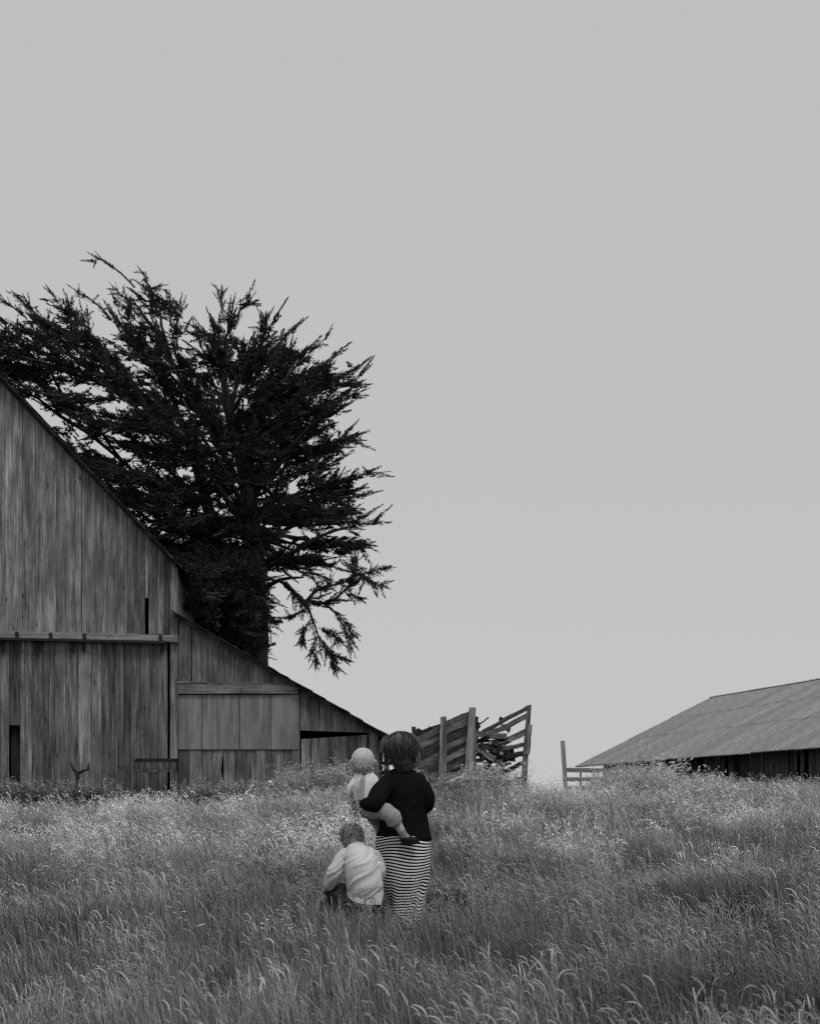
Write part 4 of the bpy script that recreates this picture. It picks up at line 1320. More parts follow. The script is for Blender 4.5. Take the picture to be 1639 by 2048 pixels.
# ---- toddler on her hip
TDD = 11.86
def KP(px, py, dy=0.0): return P(px, py, TDD) + Vector((0, dy, 0))
KM = FPX / TDD
tod = empty("person", KP(745, 1632), "toddler in white shirt and grey overalls carried on the woman's hip", "person")
th = KP(725.5, 1523.5, .03)
tface = Vector((-.1, 1, -.1))
kb = head_pieces(th, .106, tface) + [tube([th + Vector((0, -.02, -.05)), KP(728, 1552, .02)], [.062, .064], 12, 3)]
kb += [ring_loft([(KP(c, y, .02), w / KM, d) for y, c, w, d in ((1634, 745, 20, .07), (1615, 740, 21, .07), (1590, 733, 21, .07), (1565, 730, 22, .065), (1553, 729, 17, .05))])]
KLA = [KP(710, 1560, .02), KP(702, 1585, .0), KP(704, 1606, .04)]
KRA = [KP(748, 1560, .04), KP(758, 1575, .12), KP(775, 1568, .2)]
kb += [tube(KLA, [.032, .028, .022], 10), tube(KRA, [.032, .028, .022], 10)]
kb += hand_pieces(KLA[-1], Vector((.1, .3, -1)), Vector((1, .2, 0)), .55, .75, 1)
kb += hand_pieces(KRA[-1], Vector((.8, .5, .1)), Vector((0, -1, -.2)), .55, .4, 1)
KRL = [KP(745, 1622, .02), KP(770, 1622, -.07), KP(787, 1634, -.10), KP(797, 1652, -.09), KP(808, 1671, -.075)]
kb += [tube(KRL, [.062, .056, .046, .038, .030], 12), tube([KP(808, 1672, -.075), KP(822, 1680, -.08), KP(832, 1681, -.075)], [.030, .028, .022], 10)]
KLL = [KP(738, 1622, .04), KP(742, 1625, .20), KP(752, 1650, .30), KP(758, 1672, .33)]
kb += [tube(KLL, [.06, .055, .042, .030], 12), tube([KP(758, 1674, .33), KP(760, 1680, .40)], [.03, .022], 10)]
fuse("body", kb, M['skin'], tod, .0055, 3)
eyes(th, .106, tface, tod)
sh = [ring_loft([(KP(c, y, .02), w / KM, d) for y, c, w, d in ((1622, 738, 23, .085), (1600, 733, 25, .085), (1578, 731, 26, .082), (1562, 731, 27, .075), (1554, 730, 24, .066), (1547, 729, 19, .060), (1541, 728, 16.5, .062))])]
sh += [tube([KP(714, 1560, .02), KP(703, 1578, .01), KP(702, 1598, .03), KP(703, 1604, .04)], [.044, .042, .036, .032], 12), tube([KP(746, 1560, .04), KP(757, 1574, .11), KP(769, 1570, .18)], [.044, .04, .032], 12)]
fuse("shirt", sh, M['shirt'], tod, .006, 5, crease=(.007, (.35, 0, 1), 16.0, 5.0))
ov = [ring_loft([(KP(c, y, .018), w / KM, d) for y, c, w, d in ((1638, 747, 15, .07), (1630, 744, 23, .095), (1615, 740, 25.5, .098), (1603, 736, 26, .096), (1596, 734, 25, .09))]),
      tube([KP(745, 1622, .0), KP(768, 1622, -.085), KP(784, 1632, -.115), KP(789, 1643, -.105)], [.070, .070, .068, .060], 16),
      tube([KP(738, 1622, .03), KP(742, 1625, .20), KP(750, 1640, .27)], [.075, .07, .056], 14)]
fuse("overalls", ov, M['overall'], tod, .006, 4, crease=(.012, (.6, 0, .8), 20.0, 9.0))
# turned-up cuff at the knee
a, b = KP(786, 1638, -.108), KP(790.5, 1648, -.10)
o = fuse("cuff", [tube_mesh([a, a.lerp(b, .1), b.lerp(a, .1), b], [.058, .066, .064, .056], 18)], M['overall'], tod, .005, 2)
def strip3(name, pts, w, mat, parent, th_=.006):
    """flat strap following pts (camera-side)"""
    v = []; f = []
    n = len(pts)
    for i, p in enumerate(pts):
        t = (pts[min(i + 1, n - 1)] - pts[max(i - 1, 0)]).normalized()
        s = t.cross(Vector((0, 1, 0))).normalized()
        ww = w[i] if isinstance(w, (list, tuple)) else w
        for q in (p + s * ww / 2, p - s * ww / 2, p - s * ww / 2 + Vector((0, th_, 0)), p + s * ww / 2 + Vector((0, th_, 0))): v.append(q)
    for i in range(n - 1):
        for k in range(4):
            k2 = (k + 1) % 4
            f.append((i * 4 + k, i * 4 + k2, i * 4 + 4 + k2, i * 4 + 4 + k))
    f += [(0, 1, 2, 3), tuple((n - 1) * 4 + k for k in (3, 2, 1, 0))]
    o = mk(name, v, f, mat, smooth=False); fix_normals(o); world_parent(o, parent); return o
strip3("strap", [KP(727.5, 1549, -.038), KP(725.5, 1560, -.058), KP(723, 1578, -.070), KP(721, 1600, -.078)], [.024, .040, .048, .056], M['overall'], tod)
strip3("strap", [KP(706, 1570, -.035), KP(710, 1582, -.064), KP(715, 1600, -.080)], [.030, .038, .050], M['overall'], tod)
v, f = ball(KP(728, 1548.5, -.045), .010, 10, 6, (1.2, .5, .9)); o = mk("button", v, f, M['button'], smooth=True); fix_normals(o); world_parent(o, tod)
fuse("sock", [tube([KP(802.5, 1662, -.083), KP(809, 1673, -.078), KP(815, 1677, -.078)], [.037, .035, .036], 14)], M['sock'], tod, .005, 2)
shoe_p = [tube([KP(808, 1678, -.08), KP(820, 1680.5, -.085), KP(833, 1681.5, -.082)], [.036, .036, .026], 14), ring_loft([(KP(820, y, -.083), w / KM, .036) for y, w in ((1687.5, 18), (1685, 19), (1681, 18), (1677, 12))], 18)]
fuse("shoe", shoe_p, M['shoe'], tod, .005, 3)
fuse("shoe", [tube([KP(758, 1676, .33), KP(760, 1682, .38), KP(761, 1684, .44)], [.036, .036, .026], 14)], M['shoe'], tod, .005, 3)
fuse("hair", [ball(th + Vector((0, -.012, .014)), .094, 16, 12, (.93, 1.03, 1.06)), ball(th + Vector((.002, -.022, -.036)), .078, 14, 10, (1.04, .98, .92))], M['hair_blond'], tod, .006, 3, .008, tex_f)
strands("hair_strands", hair_paths(1300, th + Vector((0, -.012, .014)), .090, .098, .102, 1.25, .0, nseg=7, jit=.002), M['hair_blond'], tod, .0036)
strands("hair_nape", [[th + Vector((.002 + math.cos(a) * (.083 - .012 * i / 4), -.022 + math.sin(a) * (.080 - .012 * i / 4), z0_ - .032 * i / 4)) for i in range(5)] for a, z0_ in [(random.uniform(-2.8, -.35), -.066 + .085 * random.random() ** 2.4) for _ in range(300)]], M['hair_blond2'], tod, .0036)  # darker strands, thickest low on the nape

# sprig dangling from the toddler's hand
spr = empty("flower_sprig", KP(706, 1612, .05), "limp pale flower sprig dangling from the toddler's hand", "flowers")
for pl, r in (([(704, 1604), (701, 1618), (700, 1632), (702, 1644)], .004), ([(708, 1604), (713, 1622), (717, 1636), (719, 1647)], .005), ([(706, 1606), (707, 1618), (711, 1628)], .003)):
    v, f = tube_mesh([KP(a, b, .0) for a, b in pl], [r] * len(pl), 5)
    o = mk("stem", v, f, M['leafp_one'], smooth=True); fix_normals(o); world_parent(o, spr)
def leaf_faces(c, d, L, w, nrm):
    d = Vector(d).normalized(); nrm = Vector(nrm); s = d.cross(nrm).normalized()
    c = Vector(c); up_ = s.cross(d)
    return [c, c + d * L * .45 + s * w * .5 + up_ * w * .15, c + d * L, c + d * L * .45 - s * w * .5 + up_ * w * .15, c + d * L * .5 - up_ * w * .05]
def leaf_mesh(items):
    v = []; f = []
    for it in items:
        q = leaf_faces(*it); b = len(v); v += q
        f += [(b, b + 1, b + 4), (b + 1, b + 2, b + 4), (b + 2, b + 3, b + 4), (b + 3, b, b + 4)]
    return v, f
dk = [(KP(a, b, -.01), (dx, 0, dz), .035, .014, (0, -1, .3)) for a, b, dx, dz in ((712, 1600, -.3, .8), (714, 1606, -.5, .3), (704, 1610, -1, .25), (700, 1609, -1, .3), (713, 1622, -.6, -.8), (711, 1626, -.2, -1), (717, 1641, -1, .2), (714, 1612, -.2, .9), (710, 1618, -1, -.2))]
mk("leaf", *leaf_mesh(dk), M['denim'], spr)
pt = [(KP(a, b, -.015), (random.gauss(0, .5), 0, -1), .05, .022, (0, -1, random.gauss(0, .4))) for a, b in ((700, 1612), (701, 1620), (702, 1628), (700, 1634), (716, 1636), (718, 1642), (703, 1606))]
mk("petal", *leaf_mesh(pt), M['petal_one'], spr)

# ---- boy crouching at her side
BDD = 11.62
def CP(px, py, dy=0.0): return P(px, py, BDD) + Vector((0, dy, 0))
CM_ = FPX / BDD
gb = ground_z(-.45, BDD)
boy = empty("person", (CP(708, 1700).x, BDD, gb), "boy in pale shirt and dark jeans crouching in the grass beside the skirt", "person")
bh = CP(701, 1677, .10)
bface = Vector((-.45, 1, -.35))
bb = head_pieces(bh, .110, bface) + [tube([bh + Vector((.0, -.03, -.05)), CP(710, 1700, .04)], [.048, .05], 12, 3)]
bb += [tube([CP(712, 1700, .03), CP(722, 1735, -.03), CP(730, 1775, -.02), CP(732, 1800, .05)], [.085, .105, .10, .085], 16)]
BLA = [CP(684, 1712, .03), CP(668, 1745, .02), CP(655, 1772, .08), CP(646, 1784, .14), CP(643, 1790, .16)]
BRA = [CP(750, 1708, .03), CP(764, 1738, .04), CP(757, 1765, .16)]
bb += [tube(BLA, [.042, .036, .030, .025, .022], 10), tube(BRA, [.042, .036, .026], 10)]
bb += hand_pieces(CP(644, 1788, .155), Vector((-.25, .2, -1)), Vector((.6, .7, 0)), .68, .4, 1)
bb += hand_pieces(BRA[-1], Vector((-.4, .8, -.3)), Vector((0, -.4, -1)), .68, .5, 1)
zf = gb + .04
def lowp(px, dy, z): p = CP(px, 1700, dy); p.z = z; return p
BLL = [CP(712, 1805, .04), CP(672, 1792, .22), lowp(690, .06, gb + .12), lowp(690, .02, zf)]
BRL = [CP(748, 1808, .04), CP(748, 1788, .30), lowp(752, .10, gb + .12), lowp(752, .06, zf)]
for Lg in (BLL, BRL):
    bb.append(tube(Lg, [.085, .062, .045, .035], 12))
    bb.append(tube([Lg[-1] + Vector((0, -.02, 0)), Lg[-1] + Vector((-.02, .12, -.005))], [.036, .03], 10, 3))
fuse("body", bb, M['skin'], boy, .0055, 3)
eyes(bh, .11, bface, boy)
bs_ = [tube([CP(711, 1707, .03), CP(722, 1732, -.03), CP(729, 1768, -.03), CP(731, 1796, .01)], [.106, .140, .150, .143], 18),
       tube([CP(688, 1713, .03), CP(736, 1709, .03)], [.070, .072], 14), tube([CP(704, 1701, .05), CP(718, 1700, .04)], [.045, .045], 12),
       tube([CP(686, 1717, .03), CP(670, 1744, .0), CP(660, 1765, .045), CP(656, 1772, .07)], [.068, .064, .057, .052], 14),
       tube([CP(741, 1718, .03), CP(757, 1741, .03), CP(755, 1757, .12)], [.068, .058, .046], 14)]
shirt_b = fuse("shirt", bs_, M['shirt_boy'], boy, .007, 7, crease=(.0125, (1, 0, .8), 17.0, 2.0))
# loose shirt tail
v = []; f = []
nk, nr = 26, 8
for i in range(nr):
    k = i / (nr - 1)
    for j in range(nk):
        a = 2 * math.pi * j / nk
        hw = 38 + 2.5 * k + 1.2 * math.sin(a * 5) * k * 2; cx = 730 + 1 * k
        p = CP(cx + hw * math.cos(a), 1784 + 20 * k + (9 * math.cos(a) + 3 * math.sin(a * 3 + .5)) * k, (.145 + .012 * math.sin(a * 6) * k) * math.sin(a) - .005)
        v.append(p)
for i in range(nr - 1):
    for j in range(nk):
        j2 = (j + 1) % nk
        f.append((i * nk + j, i * nk + j2, (i + 1) * nk + j2, (i + 1) * nk + j))
tl = mk("shirt_tail", v, f, M['shirt_boy'], smooth=True); world_parent(tl, boy)
cl = fuse("collar", [tube([CP(690, 1703, .06), CP(701, 1698, -.03), CP(716, 1698, -.04), CP(729, 1703, .02)], [.016, .02, .02, .016], 10)], M['shirt_boy'], boy, .005, 2)
jn = [tube([CP(712, 1806, .03), CP(686, 1792, .10), CP(668, 1792, .20), lowp(682, .10, gb + .22), lowp(690, .04, gb + .10)], [.112, .094, .080, .066, .058], 16),
      tube([CP(748, 1808, .03), CP(748, 1796, .16), CP(748, 1790, .29), lowp(752, .12, gb + .16), lowp(752, .07, gb + .08)], [.10, .092, .078, .064, .056], 16),
      tube([CP(708, 1804, .02), CP(752, 1806, .02)], [.125, .125], 16)]
fuse("jeans", jn, M['denim'], boy, .007, 5, crease=(.014, (1, 0, -.3), 18.0, 4.0))
for Lg in (BLL, BRL):
    b0 = Lg[-1]
    fuse("shoe", [tube([b0 + Vector((.005, -.05, .005)), b0 + Vector((0, .03, .01)), b0 + Vector((-.02, .15, -.008))], [.042, .045, .036], 14)], M['shoe'], boy, .006, 3)
fuse("hair", [ball(bh + Vector((.004, -.02, .018)), .090, 16, 12, (1.0, 1.02, 1.0)), ball(bh + Vector((0, -.05, -.035)), .07, 12, 8)], M['hair_curl'], boy, .006, 3, .02, tex_f)
curl = []
for base in hair_paths(90, bh + Vector((.003, -.02, .014)), .090, .093, .094, 1.45, .0, nseg=14, jit=.006):
    ph = random.uniform(0, 6.28); am = random.uniform(.003, .009); fr_ = random.uniform(1.2, 2.6)
    curl.append([p + Vector((math.cos(ph + i / 14 * fr_ * 6.28), math.sin(ph + i / 14 * fr_ * 6.28) * .5, .6 * math.sin(ph + i / 14 * fr_ * 6.28 + 1))) * am for i, p in enumerate(base)])
strands("hair_curls", clump(curl[:52], 11, .0055), M['hair_curl'], boy, .0036)
strands("hair_curls", clump(curl[52:72], 9, .005), M['hair_blond2'], boy, .0032)
strands("hair_curls", clump(curl[72:], 10, .0055), M['hair_dark'], boy, .0036)

# ------------------------------------------------------------------ meadow: clump templates scattered with geometry nodes
class TriBuf:
    def __init__(s): s.v = []; s.t = []; s.m = []
    def quadstrip(s, L, R, mi):
        b = len(s.v); n = len(L)
        for a, c in zip(L, R): s.v.append(a); s.v.append(c)
        for i in range(n - 1):
            a = b + 2 * i
            s.t += [(a, a + 1, a + 3), (a, a + 3, a + 2)]; s.m += [mi, mi]
    def tri(s, a, b_, c, mi):
        b = len(s.v); s.v += [a, b_, c]; s.t.append((b, b + 1, b + 2)); s.m.append(mi)
    def tube(s, pts, rad, sides, mi):
        v, f = tube_mesh([Vector(p) for p in pts], rad, sides)
        b = len(s.v); s.v += [np.array(p) for p in v]
        for q in f:
            for i in range(1, len(q) - 1):
                s.t.append((b + q[0], b + q[i], b + q[i + 1])); s.m.append(mi)

def curve(base, h, az, lean, droop, n):
    """points of a stalk that leans towards az and bows over by droop"""
    d = np.array([math.cos(az), math.sin(az), 0.0])
    out = []
    for i in range(n):
        t = i / (n - 1)
        out.append(np.array(base) + d * h * (lean * t ** 1.4 + droop * .62 * t ** 5) + np.array([0, 0, 1.0]) * h * (t - .40 * droop * t ** 6 - .2 * lean * lean * t))
    return out
def wind_az(r, spread=.9): return math.pi + r.normal(0, spread)

def add_blade(B, r, base, h, w, mi=0, spread=1.0, lean=.17):
    az = wind_az(r, spread)
    pts = curve(base, h, az, abs(r.normal(0, lean)) + .04, max(0, r.normal(.15, .25)), 6)
    fa = r.uniform(0, math.pi)
    s = np.array([math.cos(fa), math.sin(fa), 0]) 
    ws = [w * k for k in (.7, 1.0, .95, .8, .5, .06)]
    B.quadstrip([p - s * q / 2 for p, q in zip(pts, ws)], [p + s * q / 2 for p, q in zip(pts, ws)], mi)

def add_stalk(B, r, base, h, kind, spread=.5):
    az = wind_az(r, spread)
    lean, droop = abs(r.normal(.20, .13)), max(.0, r.normal(.75, .45))
    if kind == 'spike': lean, droop = abs(r.normal(.12, .1)), max(0, r.normal(.08, .08))
    if kind == 'oat':
        pts = curve(base, h, az, lean, droop, 13)
        pts = pts[:6:2] + pts[6:]
        B.tube(pts[:7], [.0016] * 4 + [.0013] * 3, 3, 1)
    else:
        # nearly straight leaning stem, then a short head that hooks over
        d = np.array([math.cos(az), math.sin(az), 0.0]); zz = np.array([0, 0, 1.0])
        a0 = min(.6, lean * .8); hl_ = r.uniform(.045, .105)
        pts = []; p = np.array(base, float); a = a0 * .25
        for i in range(7):
            pts.append(p.copy()); a += (a0 * .75) / 6
            p = p + (d * math.sin(a) + zz * math.cos(a)) * (h - hl_) / 6
        hook = r.uniform(.5, 2.0) if kind == 'fox' else r.uniform(0, .3)
        head = [pts[-1]]; a = a + .1
        for i in range(5):
            head.append(head[-1] + (d * math.sin(a) + zz * math.cos(a)) * hl_ / 5); a += hook / 5
        B.tube(pts, [.0015] * 5 + [.0012] * 2, 3, 1)
    if kind in ('fox', 'spike'):
        rp = [Vector(p) for p in head]
        rm = r.uniform(.0024, .0040)
        B.tube([np.array(p) for p in rp], [rm * k for k in (.5, .95, 1.0, .95, .75, .2)], 5, 2)
        for _ in range(26):
            k = r.uniform(0, 4.9); i = int(k)
            p = np.array(rp[i].lerp(rp[i + 1], k - i)); tg = np.array((rp[i + 1] - rp[i]).normalized())
            o = r.normal(size=3); o -= tg * o.dot(tg); o /= np.linalg.norm(o)
            s = np.cross(o, tg) * .0011
            e = p + o * rm * r.uniform(1.2, 1.9) + tg * r.uniform(.006, .014)
            B.tri(p + o * rm * .5 - s, p + o * rm * .5 + s, e, 2)
    else:  # oat: loose spikelets hanging on hair-thin branches
        B.tube(pts[6:], [.0012, .0011, .0009, .0006], 3, 1)
        rp = resample([Vector(p) for p in pts[4:]], 10)
        for _ in range(13):
            k = r.uniform(1.0, 8.9); i = int(k)
            p = np.array(rp[i].lerp(rp[i + 1], k - i))
            o = np.array([r.normal(-.3, .8), r.normal(0, .8), r.normal(-.1, .4)]); o /= np.linalg.norm(o)
            q = p + o * r.uniform(.01, .045)
            B.tri(p, p + np.array([.0008, 0, 0]), q, 1)
            dn = np.array([r.normal(-.5, .3), r.normal(0, .3), -.7]); dn /= np.linalg.norm(dn)
            L = r.uniform(.015, .026); s = np.cross(dn, r.normal(size=3)); s /= np.linalg.norm(s); s2 = np.cross(dn, s)
            for u in (s, s2):
                B.tri(q, q + dn * L * .45 + u * L * .17, q + dn * L, 3); B.tri(q, q + dn * L, q + dn * L * .45 - u * L * .17, 3)

def add_leafy(B, r, base, h, leaf, mi, nl, flowers=0):
    az = r.uniform(0, 2 * math.pi)
    pts = curve(base, h, az, abs(r.normal(.15, .15)), .1, 6)
    B.tube(pts, [.0025] * 5 + [.0012], 3, 1)
    for _ in range(nl):
        k = r.uniform(.6, 4.99); i = int(k)
        p = pts[i] + (pts[i + 1] - pts[i]) * (k - i)
        a = r.uniform(0, 2 * math.pi)
        d = np.array([math.cos(a), math.sin(a), r.normal(.25, .35)]); d /= np.linalg.norm(d)
        L = leaf * r.uniform(.6, 1.3); w = L * r.uniform(.35, .55)
        s = np.cross(d, [0, 0, 1.0]); s /= max(1e-6, np.linalg.norm(s)); up_ = np.cross(s, d)
        c = p + d * L * .15; m1 = c + d * L * .45; e = c + d * L - up_ * L * .15
        B.tri(c, m1 + s * w / 2 + up_ * w * .2, m1, mi); B.tri(m1 + s * w / 2 + up_ * w * .2, e, m1, mi)
        B.tri(c, m1, m1 - s * w / 2 + up_ * w * .2, mi); B.tri(m1, e, m1 - s * w / 2 + up_ * w * .2, mi)
    for _ in range(flowers):
        p = pts[-1] + np.array([r.normal(0, .03), r.normal(0, .03), r.normal(-.02, .04)])
        for q in range(4):
            a = q * math.pi / 2 + r.uniform(-.2, .2); z = r.uniform(.2, .7)
            d = np.array([math.cos(a), math.sin(a), z]) * .012; s = np.array([-math.sin(a), math.cos(a), 0]) * .006
            B.tri(p, p + d + s, p + d - s, 4)

src = bpy.data.collections.new("clump_sources")      # never linked to the scene: only instanced
def make_clump(name, builder, seed, mats):
    r = np.random.default_rng(seed); B = TriBuf()
    builder(B, r)
    me = bpy.data.meshes.new(name)
    v = np.array(B.v, np.float32); t = np.array(B.t, np.int32)
    me.vertices.add(len(v)); me.vertices.foreach_set("co", v.ravel())
    me.loops.add(len(t) * 3); me.loops.foreach_set("vertex_index", t.ravel())
    me.polygons.add(len(t)); me.polygons.foreach_set("loop_start", np.arange(0, len(t) * 3, 3, dtype=np.int32))
    me.update(calc_edges=True)
    for m in mats: me.materials.append(m)
    me.polygons.foreach_set("material_index", np.array(B.m, np.int32))
    return me

GM = [M['blade'], M['stem'], M['head'], M['oat'], M['petal'], M['weed_leaf'], M['weed_pale']]
def disc(r, R):
    a = r.uniform(0, 2 * math.pi); q = R * math.sqrt(r.uniform())
    return (q * math.cos(a), q * math.sin(a), -.02)
def b_leafy_grass(B, r):
    for _ in range(60): add_blade(B, r, disc(r, .17), r.uniform(.14, .40), r.uniform(.0045, .0095))
def b_dense(B, r):
    for _ in range(70): add_blade(B, r, disc(r, .18), r.uniform(.18, .46), r.uniform(.0042, .0085), spread=.8, lean=.17)
def b_fox(B, r):
    for _ in range(46): add_blade(B, r, disc(r, .16), r.uniform(.15, .38), r.uniform(.0042, .009))
    for _ in range(5): add_stalk(B, r, disc(r, .16), r.uniform(.36, .58), 'fox')
def b_fox2(B, r):
    for _ in range(36): add_blade(B, r, disc(r, .16), r.uniform(.15, .38), r.uniform(.0042, .009))
    for _ in range(10): add_stalk(B, r, disc(r, .2), r.uniform(.34, .52), 'fox')
def b_spike(B, r):
    for _ in range(48): add_blade(B, r, disc(r, .16), r.uniform(.15, .40), r.uniform(.0042, .009))
    for _ in range(3): add_stalk(B, r, disc(r, .16), r.uniform(.3, .44), 'spike')
def b_oat(B, r):
    for _ in range(26): add_blade(B, r, disc(r, .18), r.uniform(.2, .4), r.uniform(.003, .005))
    for _ in range(9): add_stalk(B, r, disc(r, .2), r.uniform(.42, .68), 'oat', .8)
def b_weed(B, r):
    for _ in range(9): add_leafy(B, r, disc(r, .16), r.uniform(.22, .5), .065, 5, 16)
def b_weedp(B, r):
    for _ in range(8): add_leafy(B, r, disc(r, .16), r.uniform(.3, .62), .06, 6 if r.uniform() < .65 else 5, 15, 1 if r.uniform() < .35 else 0)
def b_flower(B, r):
    for _ in range(5): add_leafy(B, r, disc(r, .12), r.uniform(.25, .42), .035, 5, 8, 3)
    for _ in range(25): add_blade(B, r, disc(r, .16), r.uniform(.15, .3), r.uniform(.003, .005))

def variants(name, builder, k, seed):
    col = bpy.data.collections.new(name + "_kinds")
    for i in range(k):
        me = make_clump(name, builder, seed + i, GM)
        o = bpy.data.objects.new("%s_kind_%02d" % (name, i), me)
        col.objects.link(o)
    return col, k

def scatter(name, label, cat, col, k, pts):
    """pts: list of (x, y, z, rot_z, tilt, scale, tint); one GN object"""
    a = np.array(pts, np.float32)
    me = bpy.data.meshes.new(name)
    me.vertices.add(len(a)); me.vertices.foreach_set("co", a[:, :3].ravel())
    rot = np.stack([a[:, 4], a[:, 4] * 0, a[:, 3]], 1)
    at = me.attributes.new("rot", 'FLOAT_VECTOR', 'POINT'); at.data.foreach_set("vector", rot.astype(np.float32).ravel())
    at = me.attributes.new("scl", 'FLOAT', 'POINT'); at.data.foreach_set("value", a[:, 5].copy())
    at = me.attributes.new("tint", 'FLOAT', 'POINT'); at.data.foreach_set("value", a[:, 6].copy())
    at = me.attributes.new("idx", 'INT', 'POINT'); at.data.foreach_set("value", rng.integers(0, k, len(a)).astype(np.int32))
    o = bpy.data.objects.new(name, me); COL.objects.link(o)
    tag(o, label, cat, kind="stuff")
    ng = bpy.data.node_groups.new(name + "_scatter", 'GeometryNodeTree')
    ng.interface.new_socket("Geometry", in_out='INPUT', socket_type='NodeSocketGeometry')
    ng.interface.new_socket("Geometry", in_out='OUTPUT', socket_type='NodeSocketGeometry')
    gi = ng.nodes.new("NodeGroupInput"); go = ng.nodes.new("NodeGroupOutput")
    ci = ng.nodes.new("GeometryNodeCollectionInfo"); ci.inputs['Collection'].default_value = col
    ci.inputs['Separate Children'].default_value = True; ci.inputs['Reset Children'].default_value = True
    ip = ng.nodes.new("GeometryNodeInstanceOnPoints"); ip.inputs['Pick Instance'].default_value = True
    def na(n, t):
        q = ng.nodes.new("GeometryNodeInputNamedAttribute"); q.data_type = t; q.inputs['Name'].default_value = n; return q.outputs['Attribute']
    er = ng.nodes.new("FunctionNodeEulerToRotation")
    ng.links.new(na("rot", 'FLOAT_VECTOR'), er.inputs[0])
    ng.links.new(gi.outputs[0], ip.inputs['Points']); ng.links.new(ci.outputs[0], ip.inputs['Instance'])
    ng.links.new(na("idx", 'INT'), ip.inputs['Instance Index']); ng.links.new(er.outputs[0], ip.inputs['Rotation'])
    ng.links.new(na("scl", 'FLOAT'), ip.inputs['Scale']); ng.links.new(ip.outputs[0], go.inputs[0])
    md = o.modifiers.new("scatter", 'NODES'); md.node_group = ng
    return o

def fbm(x, y, s, seed):
    return mnoise.noise(Vector((x * s, y * s, seed))) * .65 + mnoise.noise(Vector((x * s * 2.3, y * s * 2.3, seed + 5))) * .35

def blocked(x, y):
    if y > BD - .12 and x < XLW + .1: return True
    if y > 39 and 6.0 < x: # under the shed
        p = Vector((x, y, 0)) - Vector((shed_A.x, shed_A.y, 0))
        if p.dot(g_dir) > INS - .1: return True
    # people stand here
    if (x + .05) ** 2 + (y - 12.0) ** 2 < .19 ** 2: return True
    if (x + .42) ** 2 + ((y - 11.66) * .9) ** 2 < .17 ** 2: return True
    return False

pools = {k: [] for k in ('dense', 'leafy', 'fox', 'fox2', 'spike', 'oat', 'weed', 'weedp', 'flower')}
def near_people(x, y):
    """trampled, shorter grass just in front of and around the group"""
    dx = (x + .15) / 1.0; dy = (y - 11.2) / 1.3
    return max(0.0, 1 - math.sqrt(dx * dx + dy * dy))
y = 3.3
while y < 47:
    hw = .305 * y + 1.3
    dens = 84 if y < 9 else (62 if y < 14 else (28 if y < 26 else 18))
    dyy = .25
    n = int(dens * 2 * hw * dyy)
    for _ in range(n):
        x = random.uniform(-hw, hw); yy_ = y + random.random() * dyy
        if blocked(x, yy_): continue
        z = ground_z(x, yy_)
        f1 = fbm(x, yy_, .55, 2.0); f2 = fbm(x, yy_, 1.6, 7.0); f3 = fbm(x, yy_, .22, 11.0)
        tint = 1.0 + 1.25 * f1 + .8 * f2
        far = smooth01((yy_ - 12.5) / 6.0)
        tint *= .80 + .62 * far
        f4 = fbm(x, yy_, 2.6, 21.0)
        h = .92 + .6 * f2 + .35 * f3 + .7 * f4 + random.uniform(-.1, .1)
        tint *= 1 + .45 * f4 + random.uniform(-.25, .25)
        # right half carries more seed heads, left is leafier
        side = x / (.29 * yy_)
        u = random.random()
        if yy_ < 13.5:
            pf = .16 + .34 * smooth01((side + .2) / .8) + .25 * max(0, f1)
            if u < pf * .45: kind = 'fox2'
            elif u < pf: kind = 'fox'
            elif u < pf + .10: kind = 'spike'
            elif u < pf + .105: kind = 'oat'
            elif u < pf + .115: kind = 'flower'
            elif u < pf + .50: kind = 'dense'
            else: kind = 'leafy'
        elif yy_ < 25:
            pf = .32 + .3 * f1
            if u < pf * .3: kind = 'oat'
            elif u < pf: kind = 'fox2'
            elif u < pf + .07: kind = 'spike'
            elif u < pf + .11: kind = 'weedp'
            elif u < pf + .13: kind = 'flower'
            else: kind = 'dense'
        else:
            if u < .26: kind = 'oat'
            elif u < .36: kind = 'weedp'
            elif u < .44: kind = 'weed'
            elif u < .55: kind = 'fox2'
            else: kind = 'dense'
            h *= .55 if x < 3.3 * yy_ / 27 else .75
            if yy_ > 27 and .055 < x / yy_ < .14: h *= .55
        if yy_ < 10: h *= .80 + .2 * smooth01((yy_ - 7) / 3)
        tr = near_people(x, yy_)
        h *= 1 - .72 * tr ** .8
        if tr > .25 and kind in ('fox', 'fox2', 'oat') and random.random() < .5: kind = 'leafy'
        tint = max(.22, min(2.1, tint))
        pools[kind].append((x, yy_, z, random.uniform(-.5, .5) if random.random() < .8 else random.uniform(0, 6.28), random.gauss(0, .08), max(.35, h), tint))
    y += dyy

def weed_patch(px0, px1, d0, d1, n, kinds, smin, smax, tint=1.0):
    for _ in range(n):
        d = random.uniform(d0, d1); px = random.uniform(px0, px1)
        x = (px - HX) / FPX * d
        if blocked(x, d): continue
        pools[random.choice(kinds)].append((x, d, ground_z(x, d), random.uniform(0, 6.28), random.gauss(0, .06), random.uniform(smin, smax), tint * random.uniform(.7, 1.2)))
